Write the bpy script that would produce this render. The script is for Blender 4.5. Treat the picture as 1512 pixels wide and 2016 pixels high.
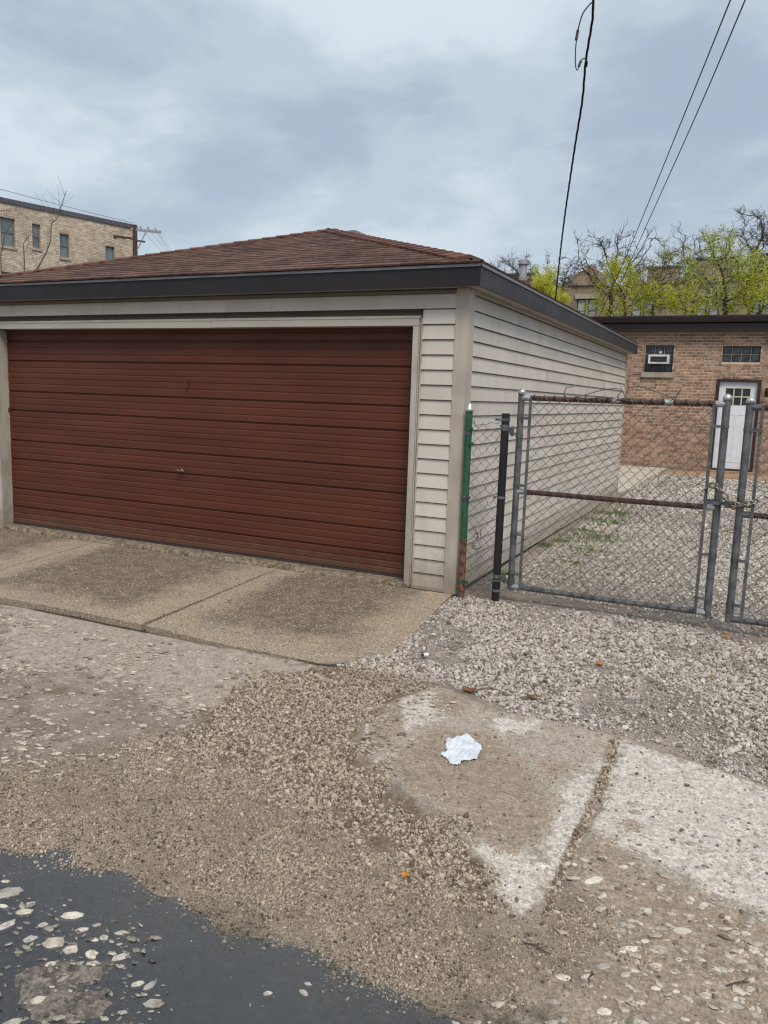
import bpy, math, random
import numpy as np
from mathutils import Vector, Matrix
random.seed(7); rng = np.random.default_rng(11)
for o in list(bpy.data.objects): bpy.data.objects.remove(o)
S = bpy.context.scene
col = S.collection

# ------------------------------------------------------------------ camera, sky, sun, exposure
F_PX, PW, PH = 1545.0, 1512.0, 2016.0
CAM = Vector((7.59911, -6.19363, 1.57502))
RIGHT = Vector((0.90166, 0.43118, 0.03307)); UP = Vector((-0.09229, 0.11713, 0.98882)); FWD = Vector((-0.42248, 0.89463, -0.14541))
cd = bpy.data.cameras.new('camera'); cam = bpy.data.objects.new('camera', cd); col.objects.link(cam)
cd.sensor_fit = 'AUTO'; cd.sensor_width = 36; cd.lens = F_PX / PH * 36; cd.clip_start = .05; cd.clip_end = 2000
cam.matrix_world = Matrix(((RIGHT.x, UP.x, -FWD.x, CAM.x), (RIGHT.y, UP.y, -FWD.y, CAM.y), (RIGHT.z, UP.z, -FWD.z, CAM.z), (0, 0, 0, 1)))
S.camera = cam
SUN_EL, SUN_AZ = math.radians(54), math.radians(140)      # azimuth clockwise from +Y: the bright part of the overcast is right and behind
sd = bpy.data.lights.new('sun', 'SUN'); sd.energy = 1.5; sd.angle = math.radians(24); sd.color = (1, .925, .84)
sun = bpy.data.objects.new('sun', sd); col.objects.link(sun)
sdir = Vector((math.sin(SUN_AZ) * math.cos(SUN_EL), math.cos(SUN_AZ) * math.cos(SUN_EL), math.sin(SUN_EL)))
sun.rotation_euler = sdir.to_track_quat('Z', 'Y').to_euler(); sun.location = (20, -20, 30)
W = bpy.data.worlds.new('World'); S.world = W; W.use_nodes = True
SKY_STRENGTH = .1
S.view_settings.view_transform = 'Standard'; S.view_settings.look = 'None'; S.view_settings.exposure = 1.02; S.view_settings.gamma = 1
S.view_settings.use_curve_mapping = False
S.render.engine = 'CYCLES'; S.cycles.filter_width = 1.3; S.cycles.max_bounces = 6; S.cycles.diffuse_bounces = 3; S.cycles.transparent_max_bounces = 12
S.cycles.caustics_reflective = False; S.cycles.caustics_refractive = False

def nd(nt, typ, inp=None, **props):
    n = nt.nodes.new(typ)
    for k, v in props.items(): setattr(n, k, v)
    for k, v in (inp or {}).items():
        s = n.inputs[k]
        if isinstance(v, bpy.types.NodeSocket): nt.links.new(v, s)
        else: s.default_value = v
    return n
def c4(c): return (c[0], c[1], c[2], 1)
def mixc(nt, fac, a, b, mode='MIX'):
    n = nt.nodes.new('ShaderNodeMix'); n.data_type = 'RGBA'; n.blend_type = mode
    for i, v in ((0, fac), (6, a), (7, b)):
        if isinstance(v, bpy.types.NodeSocket): nt.links.new(v, n.inputs[i])
        else: n.inputs[i].default_value = c4(v) if i > 0 and len(v) == 3 else v
    return n.outputs[2]
def math_(nt, op, a, b=0., c=None, clamp=False):
    n = nt.nodes.new('ShaderNodeMath'); n.operation = op; n.use_clamp = clamp
    for i, v in enumerate((a, b) if c is None else (a, b, c)):
        if isinstance(v, bpy.types.NodeSocket): nt.links.new(v, n.inputs[i])
        else: n.inputs[i].default_value = v
    return n.outputs[0]
def ramp(nt, v, a, b, lo=0., hi=1.):
    return nd(nt, 'ShaderNodeMapRange', {0: v, 1: a, 2: b, 3: lo, 4: hi}, interpolation_type='SMOOTHSTEP').outputs[0]
def noise(nt, vec, scale, detail=4, rough=.55, dist=0.):
    return nd(nt, 'ShaderNodeTexNoise', {'Vector': vec, 'Scale': scale, 'Detail': detail, 'Roughness': rough, 'Distortion': dist}).outputs[0]

def build_world():
    nt = W.node_tree; nt.nodes.clear()
    out = nt.nodes.new('ShaderNodeOutputWorld')
    sky = nd(nt, 'ShaderNodeTexSky', sky_type='NISHITA', sun_disc=False, sun_elevation=SUN_EL, sun_rotation=SUN_AZ, dust_density=2.0)
    g = nt.nodes.new('ShaderNodeTexCoord').outputs['Generated']
    sx = nd(nt, 'ShaderNodeSeparateXYZ', {0: g})
    dz = math_(nt, 'ADD', math_(nt, 'ABSOLUTE', sx.outputs[2]), .22)
    px = math_(nt, 'DIVIDE', sx.outputs[0], dz); py = math_(nt, 'DIVIDE', sx.outputs[1], dz)
    v = nd(nt, 'ShaderNodeCombineXYZ', {0: px, 1: py, 2: 3.1}).outputs[0]
    a = noise(nt, v, 1.25, 6, .5, .15); b = noise(nt, v, 3.4, 7, .58, .2); c = noise(nt, v, .6, 2, .5)
    s = math_(nt, 'ADD', math_(nt, 'MULTIPLY', a, .60), math_(nt, 'ADD', math_(nt, 'MULTIPLY', b, .22), math_(nt, 'MULTIPLY', c, .18)))
    k = ramp(nt, s, .39, .61)
    dark, mid, light = (2.05, 2.42, 3.02), (2.62, 3.06, 3.52), (3.45, 3.86, 4.2)
    cl = mixc(nt, ramp(nt, k, 0, .5), dark, mid); cl = mixc(nt, ramp(nt, k, .5, 1), cl, light)
    hz = ramp(nt, sx.outputs[2], .0, .3)
    cl = mixc(nt, hz, (2.60, 3.06, 3.52), cl)
    f = mixc(nt, .965, sky.outputs[0], cl)
    bg = nd(nt, 'ShaderNodeBackground', {'Color': f, 'Strength': SKY_STRENGTH})
    nt.links.new(bg.outputs[0], out.inputs[0])
build_world()

# ------------------------------------------------------------------ small helpers
WP = {}                                            # world position of every object that parents others
class MB:
    def __init__(s): s.v = []; s.f = []
    def add(s, vs, fs):
        n = len(s.v); s.v += [tuple(p) for p in vs]; s.f += [tuple(i + n for i in f) for f in fs]; return s
    def box(s, x0, y0, z0, x1, y1, z1):
        return s.add([(x0, y0, z0), (x1, y0, z0), (x1, y1, z0), (x0, y1, z0), (x0, y0, z1), (x1, y0, z1), (x1, y1, z1), (x0, y1, z1)],
                     [(0, 3, 2, 1), (4, 5, 6, 7), (0, 1, 5, 4), (1, 2, 6, 5), (2, 3, 7, 6), (3, 0, 4, 7)])
    def prism(s, poly, off):                       # poly: 3-D points, off: extrusion vector
        n = len(poly); o = Vector(off); p = [Vector(q) for q in poly]
        fs = [tuple(range(n))[::-1], tuple(range(n, 2 * n))] + [(i, (i + 1) % n, n + (i + 1) % n, n + i) for i in range(n)]
        return s.add(p + [q + o for q in p], fs)
    def tube(s, path, r, n=6, cap=True, closed=False):
        P = [Vector(p) for p in path]; m = len(P); R = r if isinstance(r, (list, tuple)) else [r] * m
        ring = []; ref = None
        for i in range(m):
            t = (P[(i + 1) % m] - P[i - 1]) if closed else (P[min(i + 1, m - 1)] - P[max(i - 1, 0)])
            t = t.normalized() if t.length > 1e-9 else Vector((0, 0, 1))
            if ref is None: ref = Vector((1, 0, 0)) if abs(t.x) < .8 else Vector((0, 1, 0))
            a = (ref - t * ref.dot(t)).normalized(); b = t.cross(a); ref = a
            ring.append([P[i] + (a * math.cos(6.28318 * k / n) + b * math.sin(6.28318 * k / n)) * R[i] for k in range(n)])
        vs = [q for g in ring for q in g]; fs = []
        for i in range(m if closed else m - 1):
            j = (i + 1) % m
            fs += [(i * n + k, i * n + (k + 1) % n, j * n + (k + 1) % n, j * n + k) for k in range(n)]
        if cap and not closed: fs += [tuple(range(n))[::-1], tuple(range((m - 1) * n, m * n))]
        return s.add(vs, fs)
    def lathe(s, c, prof, n=12):                   # prof: (r, z)
        return s.tube([(c[0], c[1], c[2] + z) for r, z in prof], [max(r, .0004) for r, z in prof], n)
    def mesh(s, name, off=(0, 0, 0), smooth=False):
        me = bpy.data.meshes.new(name); o = Vector(off)
        me.from_pydata([tuple(Vector(p) - o) for p in s.v], [], s.f)
        if smooth: me.polygons.foreach_set('use_smooth', [True] * len(me.polygons))
        me.update(); return me
    def build(s, name, m, parent=None, base=None, smooth=False):
        off = WP[parent.name] if parent else (Vector(base) if base else Vector((0, 0, 0)))
        me = s.mesh(name, off, smooth)
        if m: me.materials.append(m)
        o = bpy.data.objects.new(name, me); col.objects.link(o)
        if parent: o.parent = parent
        else: o.location = off
        WP[o.name] = off; return o
def tag(o, label=None, cat=None, group=None, kind=None):
    for k, v in (('label', label), ('category', cat), ('group', group), ('kind', kind)):
        if v: o[k] = v
    return o
def thing(name, base, label, cat, group=None, rot=0., local=False):
    o = bpy.data.objects.new(name, None); col.objects.link(o); o.location = base; o.rotation_euler = (0, 0, rot); o.empty_display_size = .2
    WP[o.name] = Vector((0, 0, 0)) if local else Vector(base)
    return tag(o, label, cat, group)
def inst(name, me, parent, loc, rot=(0, 0, 0), scl=(1, 1, 1)):
    o = bpy.data.objects.new(name, me); col.objects.link(o); o.parent = parent
    o.location = Vector(loc) - WP[parent.name]; o.rotation_euler = rot; o.scale = scl; return o
def at(px, py, axis, v):                           # a point of the place seen at a pixel of the photograph, on the plane axis = v
    d = RIGHT * ((px - PW / 2) / F_PX) - UP * ((py - PH / 2) / F_PX) + FWD
    t = (v - CAM[axis]) / d[axis]; return CAM + d * t
def holes_wall(mb, x0, x1, z0, z1, holes, y0, y1):
    xs = sorted({x0, x1} | {h[0] for h in holes} | {h[1] for h in holes}); zs = sorted({z0, z1} | {h[2] for h in holes} | {h[3] for h in holes})
    for a, b in zip(xs, xs[1:]):
        for c, d in zip(zs, zs[1:]):
            mx, mz = (a + b) / 2, (c + d) / 2
            if not any(h[0] < mx < h[1] and h[2] < mz < h[3] for h in holes): mb.box(a, y0, c, b, y1, d)
    return mb

# ------------------------------------------------------------------ materials
def pmat(name, c, c2=None, rough=.6, metal=0., ns=5., nd_=6, lo=.4, hi=.62, spec=.4, bump=0., bs=80., rnd=0., stretch=(1, 1, 1), grain=.0, gs=200., rough2=None):
    m = bpy.data.materials.new(name); m.use_nodes = True; nt = m.node_tree; nt.nodes.clear()
    out = nt.nodes.new('ShaderNodeOutputMaterial'); tc = nt.nodes.new('ShaderNodeTexCoord').outputs['Object']
    if rnd or stretch != (1, 1, 1):
        loc = (0, 0, 0)
        mp = nd(nt, 'ShaderNodeMapping', {0: tc, 3: stretch})
        if rnd:
            oi = nt.nodes.new('ShaderNodeObjectInfo').outputs['Random']
            nt.links.new(nd(nt, 'ShaderNodeCombineXYZ', {0: math_(nt, 'MULTIPLY', oi, 37.), 1: math_(nt, 'MULTIPLY', oi, 91.), 2: oi}).outputs[0], mp.inputs[1])
        tc = mp.outputs[0]
    colr = None
    n1 = noise(nt, tc, ns, nd_)
    k = ramp(nt, n1, lo, hi)
    colr = mixc(nt, k, c, c2 if c2 else [x * .8 for x in c])
    if grain:
        g = noise(nt, tc, gs, 2); colr = mixc(nt, 1., colr, nd(nt, 'ShaderNodeCombineColor', {i: ramp(nt, g, .3, .7, 1 - grain, 1 + grain) for i in range(3)}).outputs[0], 'MULTIPLY')
    if rnd:
        h = math_(nt, 'FRACT', math_(nt, 'MULTIPLY', oi, 17.3))
        colr = mixc(nt, 1., colr, nd(nt, 'ShaderNodeCombineColor', {0: ramp(nt, oi, 0, 1, 1 - rnd, 1 + rnd), 1: ramp(nt, math_(nt, 'ADD', oi, math_(nt, 'MULTIPLY', h, .12)), 0, 1.1, 1 - rnd, 1 + rnd),
                                             2: ramp(nt, math_(nt, 'ADD', oi, math_(nt, 'MULTIPLY', h, .2)), 0, 1.2, 1 - rnd, 1 + rnd)}).outputs[0], 'MULTIPLY')
    p = nd(nt, 'ShaderNodeBsdfPrincipled', {'Base Color': colr, 'Roughness': rough, 'Metallic': metal, 'Specular IOR Level': spec})
    if rough2 is not None: nt.links.new(ramp(nt, n1, lo, hi, rough, rough2), p.inputs['Roughness'])
    if bump: nt.links.new(nd(nt, 'ShaderNodeBump', {'Strength': bump, 'Distance': .01, 'Height': noise(nt, tc, bs, 4)}).outputs[0], p.inputs['Normal'])
    nt.links.new(p.outputs[0], out.inputs[0]); return m

M = {}
M['siding'] = pmat('siding_vinyl', (.56, .51, .445), (.48, .43, .37), .45, ns=2.2, stretch=(1, 1, .35), bump=.12, bs=60, rnd=.05, lo=.35, hi=.75)
M['trim'] = pmat('trim_vinyl', (.46, .40, .335), (.39, .335, .28), .4, ns=3)
M['jamb'] = pmat('jamb_painted_wood', (.44, .41, .355), (.33, .305, .26), .55, ns=6, bump=.15, bs=40, stretch=(2, 2, .4))
M['header'] = pmat('header_painted_wood', (.44, .41, .355), (.36, .335, .285), .55, ns=3, bump=.15, bs=40, stretch=(.35, 2, 2), lo=.35, hi=.75)
M['door'] = pmat('garage_door_paint', (.108, .032, .0175), (.080, .024, .0135), .44, ns=1.6, stretch=(.5, 1, 2), bump=.05, bs=220, lo=.3, hi=.7, rough2=.6, spec=.25)
M['fascia'] = pmat('fascia_metal', (.0175, .0135, .0155), (.012, .0095, .011), .42, ns=1.8, lo=.3, hi=.75, rough2=.55, spec=.36)
M['soffit'] = pmat('soffit_vinyl', (.48, .44, .39), (.38, .35, .31), .5)
M['drip'] = pmat('drip_edge_metal', (.20, .20, .22), None, .4, metal=.3)
M['shingle'] = pmat('asphalt_shingle', (.135, .076, .060), (.088, .051, .042), .93, ns=9, rnd=.26, grain=.35, gs=160, spec=.2, bump=.4, bs=220)
M['deck'] = pmat('roof_underlay', (.075, .042, .033), None, .9)
M['hipcap'] = pmat('hip_cap_shingle', (.150, .074, .054), (.105, .054, .041), .93, ns=9, rnd=.2, grain=.3, gs=160, spec=.2)
M['galv'] = pmat('galvanized_steel', (.155, .16, .165), (.085, .088, .092), .45, metal=.35, ns=14, lo=.35, hi=.65, grain=.12, gs=90)
M['galvb'] = pmat('bright_steel', (.55, .56, .57), (.38, .38, .38), .35, metal=.7, ns=20)
M['wire'] = pmat('fence_wire', (.13, .115, .105), (.075, .06, .052), .6, metal=.2, ns=6)
M['rust'] = pmat('rusty_brown_pipe', (.085, .046, .036), (.055, .030, .026), .75, ns=12, grain=.25, gs=70)
M['greyrail'] = pmat('weathered_grey_pipe', (.15, .155, .155), (.09, .09, .09), .6, metal=.3, ns=10)
M['green'] = pmat('green_paint', (.026, .098, .050), (.018, .070, .037), .42, ns=18)
M['postrust'] = pmat('rusted_post_foot', (.19, .085, .04), (.06, .04, .03), .85, ns=22, lo=.42, hi=.58)
M['black'] = pmat('black_paint', (.012, .012, .016), (.020, .018, .017), .32, ns=7)
M['brickm'] = pmat('brick', (.375, .24, .17), (.25, .155, .112), .88, ns=14, rnd=.3, grain=.2, gs=120, bump=.3, bs=90)
M['mortar'] = pmat('mortar', (.60, .49, .37), (.50, .40, .30), .95, ns=4, bump=.4, bs=60)
M['darkfascia'] = pmat('dark_brown_gutter', (.032, .022, .024), (.026, .018, .02), .35)
M['stone_sill'] = pmat('sill_stone', (.40, .35, .28), (.32, .28, .22), .85, ns=8, grain=.1)
M['white'] = pmat('white_paint', (.72, .75, .80), (.66, .69, .74), .4)
M['cream'] = pmat('muntin_cream', (.62, .57, .40), None, .5)
M['dkframe'] = pmat('dark_brown_frame', (.042, .020, .020), None, .5)
M['glass'] = pmat('dark_glass', (.022, .028, .036), (.010, .012, .016), .08, ns=3, spec=.6)
M['gblock'] = pmat('glass_block', (.050, .062, .072), (.018, .022, .028), .12, ns=9, spec=.6, bump=.6, bs=24)
M['glass3'] = pmat('glass_painted_sky_reflection', (.36, .42, .45), (.22, .27, .30), .1, ns=.7)  # pale base colour stands in for sky reflected in the courtyard panes
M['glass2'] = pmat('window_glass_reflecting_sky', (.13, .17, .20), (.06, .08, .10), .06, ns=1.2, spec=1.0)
M['acwhite'] = pmat('appliance_white', (.68, .68, .66), None, .45)
M['acgrille'] = pmat('appliance_grille', (.10, .10, .105), None, .6)
M['bark'] = pmat('bark', (.085, .072, .064), (.050, .043, .039), .95, ns=6)
M['sapling'] = pmat('sapling_bark', (.12, .10, .085), None, .9)
M['cable'] = pmat('cable_black', (.014, .014, .016), None, .55)
M['polewood'] = pmat('pole_wood', (.085, .05, .038), (.055, .035, .03), .9, ns=3, stretch=(8, 8, .6))
M['polegrey'] = pmat('crossarm_grey', (.30, .31, .33), (.22, .22, .23), .8)
M['tissue'] = pmat('tissue_paper', (.62, .665, .71), (.50, .545, .59), .8, ns=18, bump=.3, bs=120, spec=.2)
M['leaf_orange'] = pmat('orange_leaf', (.46, .19, .03), (.30, .12, .025), .6, ns=60)
M['leaf_brown'] = pmat('brown_leaf', (.20, .085, .035), (.12, .05, .02), .7, ns=60)
M['twig'] = pmat('twig', (.075, .052, .04), None, .9)
M['plastic'] = pmat('white_plastic', (.72, .70, .74), None, .35)
M['darkplastic'] = pmat('dark_plastic', (.05, .04, .05), None, .4)
M['chain'] = pmat('chain_steel', (.30, .27, .22), (.16, .13, .10), .38, metal=.8, ns=25)
M['copper'] = pmat('rusty_hook', (.36, .17, .11), (.20, .09, .06), .7, ns=40)
M['roofgrey'] = pmat('ridge_vent_metal', (.30, .31, .34), (.2, .2, .22), .5, metal=.3)
M['pipe'] = pmat('flue_metal', (.40, .40, .40), (.27, .26, .26), .45, metal=.6, ns=6)
def splash(m, zh, c, k=.7):                         # dried mud splashed up from the ground
    nt = m.node_tree; p = next(n for n in nt.nodes if n.type == 'BSDF_PRINCIPLED'); src = p.inputs['Base Color'].links[0].from_socket
    tc = nt.nodes.new('ShaderNodeTexCoord').outputs['Object']; z = nd(nt, 'ShaderNodeSeparateXYZ', {0: tc}).outputs[2]
    n = noise(nt, tc, 9., 7, .65); n2 = noise(nt, nd(nt, 'ShaderNodeMapping', {0: tc, 3: (3.5, 3.5, .25)}).outputs[0], 2.2, 5, .6)
    f = math_(nt, 'MULTIPLY', ramp(nt, math_(nt, 'ADD', math_(nt, 'DIVIDE', z, zh), math_(nt, 'MULTIPLY', math_(nt, 'SUBTRACT', n, .5), 1.6)), 1., 0.), k)
    a = mixc(nt, math_(nt, 'MULTIPLY', ramp(nt, n2, .52, .72), .17), src, [q * .55 for q in c])
    nt.links.new(mixc(nt, f, a, c), p.inputs['Base Color'])
for k_ in ('siding', 'trim', 'jamb'): splash(M[k_], .32, (.24, .195, .15))
splash(M['door'], .22, (.12, .075, .05), .5)
def leafmat(name, c, c2):
    m = pmat(name, c, c2, .6, ns=.9, lo=.35, hi=.65, rnd=.12); nt = m.node_tree
    p = next(n for n in nt.nodes if n.type == 'BSDF_PRINCIPLED'); o = next(n for n in nt.nodes if n.type == 'OUTPUT_MATERIAL')
    src = p.inputs['Base Color'].links[0].from_socket
    t = nd(nt, 'ShaderNodeBsdfTranslucent', {0: src}); mx = nd(nt, 'ShaderNodeMixShader', {0: .4, 1: p.outputs[0], 2: t.outputs[0]})
    nt.links.new(mx.outputs[0], o.inputs[0]); return m
M['leafA'] = leafmat('spring_leaves', (.62, .62, .08), (.42, .45, .05))
M['leafB'] = leafmat('spring_leaves_pale', (.64, .66, .22), (.44, .48, .13))
M['leafC'] = leafmat('spring_leaves_dull', (.40, .41, .11), (.27, .29, .07))
M['grass'] = leafmat('grass_blades', (.15, .21, .045), (.10, .14, .03))

def brickwall_mat(name, c1, c2, mortar, bw=.2, bh=.065, rotz=0., stain=(.5, .5, .5)):
    m = bpy.data.materials.new(name); m.use_nodes = True; nt = m.node_tree; nt.nodes.clear()
    out = nt.nodes.new('ShaderNodeOutputMaterial'); tc = nt.nodes.new('ShaderNodeTexCoord').outputs['Object']
    s = nd(nt, 'ShaderNodeSeparateXYZ', {0: tc}); v = nd(nt, 'ShaderNodeCombineXYZ', {0: math_(nt, 'ADD', s.outputs[0], s.outputs[1]), 1: s.outputs[2]}).outputs[0]
    b = nd(nt, 'ShaderNodeTexBrick', {'Vector': v, 'Color1': c4(c1), 'Color2': c4(c2), 'Mortar': c4(mortar), 'Scale': 1., 'Mortar Size': .009, 'Mortar Smooth': .3, 'Bias': -.1, 'Brick Width': bw + .01, 'Row Height': bh + .01})
    n = noise(nt, tc, .55, 7, .6); n2 = noise(nt, tc, 3.5, 5, .6)
    k = mixc(nt, math_(nt, 'MULTIPLY', ramp(nt, n, .45, .68), .75), b.outputs[0], stain, 'MULTIPLY')
    k = mixc(nt, math_(nt, 'MULTIPLY', ramp(nt, n2, .5, .75), .45), k, [x * 1.35 for x in c1])
    p = nd(nt, 'ShaderNodeBsdfPrincipled', {'Base Color': k, 'Roughness': .92, 'Specular IOR Level': .2})
    nt.links.new(nd(nt, 'ShaderNodeBump', {'Strength': .6, 'Distance': .02, 'Height': math_(nt, 'SUBTRACT', 1., b.outputs['Fac'])}).outputs[0], p.inputs['Normal'])
    nt.links.new(p.outputs[0], out.inputs[0]); return m
M['wallL'] = brickwall_mat('old_common_brick', (.68, .56, .44), (.38, .31, .245), (.32, .275, .23), stain=(.6, .58, .55))
M['wallR'] = brickwall_mat('distant_tan_brick', (.36, .275, .185), (.26, .19, .13), (.28, .23, .18), stain=(.65, .62, .6))
M['coping'] = pmat('coping_tile', (.10, .098, .115), (.07, .068, .08), .6)

# ------------------------------------------------------------------ ground shape and regions
def smooth(x): return x * x * (3 - 2 * x)
_lat = rng.random((256, 256))
def vn(x, y, s, oct=4):
    r = 0; a = .5; t = 0
    for i in range(oct):
        X = np.asarray(x, float) * s + 17.3 * i; Y = np.asarray(y, float) * s + 5.7 * i
        xi = np.floor(X).astype(int); yi = np.floor(Y).astype(int); fx = smooth(X - xi); fy = smooth(Y - yi)
        g = lambda i_, j_: _lat[i_ % 256, j_ % 256]
        r = r + a * ((g(xi, yi) * (1 - fx) + g(xi + 1, yi) * fx) * (1 - fy) + (g(xi, yi + 1) * (1 - fx) + g(xi + 1, yi + 1) * fx) * fy)
        t += a; a *= .5; s *= 2
    return r / t
def g0(x, y):                                      # the lie of the land without its bumps
    y = np.asarray(y, float)
    return np.where(y >= 0, -.085 + .0075 * y, np.where(y > -2.1, -.085 + .036 * y, np.where(y > -4.2, -.1606 + .011 * (y + 2.1), -.1837 + 0 * y)))
def G(px, py):
    z = -.12
    for i in range(5):
        p = at(px, py, 2, z); z = float(g0(p.x, p.y))
    return p
def poly(*pts): return np.array([[*G(a, b).xy] for a, b in pts])
def sdist(P, x, y):                                # signed distance, inside positive
    x = np.asarray(x, float); y = np.asarray(y, float); d = np.full(x.shape, 1e9); ins = np.zeros(x.shape, bool); n = len(P)
    for i in range(n):
        ax, ay = P[i]; bx, by = P[(i + 1) % n]; ex, ey = bx - ax, by - ay
        t = np.clip(((x - ax) * ex + (y - ay) * ey) / (ex * ex + ey * ey + 1e-12), 0, 1)
        d = np.minimum(d, np.hypot(x - ax - t * ex, y - ay - t * ey))
        c = (ay > y) != (by > y); ins ^= c & (x < ex * (y - ay) / (ey if abs(ey) > 1e-12 else 1e-12) + ax)
    return np.where(ins, d, -d)
def soft(P, x, y, w): return np.clip(.5 + sdist(P, x, y) / w, 0, 1)
P_PALE = poly((0, 1180), (280, 1235), (640, 1312), (730, 1322), (560, 1345), (480, 1385), (380, 1400), (250, 1345), (120, 1320), (0, 1330))
P_COARSE = poly((500, 1335), (620, 1316), (690, 1306), (780, 1290), (870, 1345), (845, 1362), (760, 1385), (705, 1430), (700, 1480), (780, 1560), (880, 1620), (935, 1700), (980, 1790), (850, 1760), (640, 1600), (480, 1520), (340, 1470), (420, 1390))
P_GRIT = poly((-200, 1500), (120, 1500), (300, 1440), (480, 1500), (640, 1590), (850, 1730), (1040, 1825), (1085, 1770), (1120, 1740), (1190, 1790), (1210, 1860), (1130, 1930), (980, 1990), (860, 2040), (700, 2040), (560, 1990), (-200, 1800))
P_SLABA = poly((715, 1410), (790, 1375), (850, 1352), (900, 1372), (1000, 1412), (1100, 1425), (1208, 1455), (1150, 1605), (1085, 1745), (1043, 1818), (975, 1770), (930, 1700), (880, 1600), (800, 1560), (720, 1480))
P_SLABB = poly((1222, 1456), (1300, 1488), (1420, 1522), (1512, 1556), (1700, 1620), (1700, 1900), (1512, 1830), (1420, 1800), (1290, 1730), (1210, 1735), (1130, 1745), (1155, 1650))
P_MUDS = [poly((790, 1480), (850, 1440), (960, 1450), (1030, 1500), (1085, 1580), (1080, 1640), (1010, 1690), (930, 1655), (870, 1590), (800, 1560), (760, 1520)), poly((735, 1395), (785, 1375), (800, 1420), (760, 1480), (720, 1490)),
          poly((865, 1372), (930, 1378), (900, 1420), (850, 1400)), poly((945, 1385), (995, 1388), (990, 1408), (950, 1405)), poly((1060, 1500), (1115, 1505), (1105, 1530), (1065, 1525)), poly((1220, 1625), (1262, 1625), (1258, 1652), (1225, 1650)),
          poly((1160, 1640), (1230, 1680), (1300, 1730), (1200, 1745), (1130, 1720))]
P_MUDR = poly((1130, 1742), (1290, 1725), (1420, 1795), (1512, 1828), (1750, 1920), (1750, 2200), (900, 2100), (980, 1985), (1140, 1925), (1200, 1860))
P_CRUSH = poly((905, 1176), (1512, 1225), (1900, 1270), (1900, 1680), (1512, 1552), (1400, 1515), (1225, 1455), (1200, 1450), (1000, 1408), (930, 1368), (850, 1348), (720, 1316), (660, 1312), (700, 1300), (775, 1288), (880, 1182))
P_WHITE = [poly((697, 1415), (728, 1425), (725, 1490), (700, 1485)), poly((770, 1478), (832, 1488), (838, 1562), (800, 1562)), poly((735, 1398), (800, 1378), (860, 1372), (872, 1420), (800, 1440)), poly((882, 1578), (945, 1600), (955, 1645), (900, 1628)),
           poly((930, 1640), (1010, 1655), (1060, 1705), (1105, 1690), (1075, 1790), (1040, 1822), (975, 1760)), poly((1120, 1545), (1200, 1490), (1150, 1605), (1095, 1715), (1075, 1660)), poly((960, 1420), (1060, 1425), (1040, 1450), (970, 1445)),
           poly((1222, 1465), (1420, 1530), (1700, 1635), (1700, 1880), (1512, 1820), (1380, 1755), (1290, 1690), (1190, 1685), (1165, 1640))]
P_JOINT = poly((1200, 1462), (1222, 1456), (1200, 1530), (1175, 1600), (1150, 1650), (1112, 1735), (1085, 1800), (1055, 1815), (1088, 1740), (1125, 1660), (1160, 1590), (1190, 1500))
P_PUD = poly((-350, 1690), (0, 1697), (85, 1692), (170, 1727), (270, 1778), (400, 1806), (470, 1832), (560, 1872), (640, 1922), (760, 1978), (870, 2030), (1000, 2200), (-350, 2200))
P_ISLE = poly((-60, 1870), (120, 1850), (230, 1880), (300, 1905), (325, 1960), (290, 2050), (-60, 2050))
P_DARKEDGE = poly((90, 1700), (200, 1715), (330, 1770), (470, 1810), (640, 1890), (800, 1970), (1000, 1985), (1090, 2000), (1000, 2060), (760, 2020), (560, 1900), (300, 1810))
P_DIRTLINE = poly((1060, 1180), (1240, 1195), (1512, 1245), (1512, 1275), (1380, 1250), (1250, 1225), (1120, 1212), (1000, 1190))
P_APRON = np.array([[-3, -.1], [5.36, -.1], [5.37, -.32], [5.42, -1.40], [5.30, -1.62], [4.98, -1.90], [4.4, -1.96], [-3, -1.96]])
P_CRACK = poly((-60, 1163), (0, 1173), (140, 1199), (280, 1228), (440, 1265), (560, 1289), (650, 1308), (690, 1304), (690, 1309), (650, 1314), (560, 1294), (440, 1271), (280, 1234), (140, 1205), (0, 1180), (-60, 1170))
WATER_Z = -.203
def gz(x, y):
    h = g0(x, y) + (vn(x, y, 1.3) - .5) * .03 + (vn(x + 9, y, 6., 3) - .5) * .012
    h = h + .022 * soft(P_CRUSH, x, y, .35)
    pd = soft(P_PUD, x, y, .62) + (vn(x, y + 3, 7., 4) - .5) * .10
    h = h - np.clip(pd, 0, 1) * .046
    h = h + soft(P_ISLE, x, y, .30) * (.034 + .085 * (vn(x + 4, y + 8, 13., 5) - .47))
    h = h - .05 * soft(P_APRON, x, y, .05)
    for P in (P_SLABA, P_SLABB): h = h + .016 * soft(P, x, y, .06)
    return h

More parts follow.
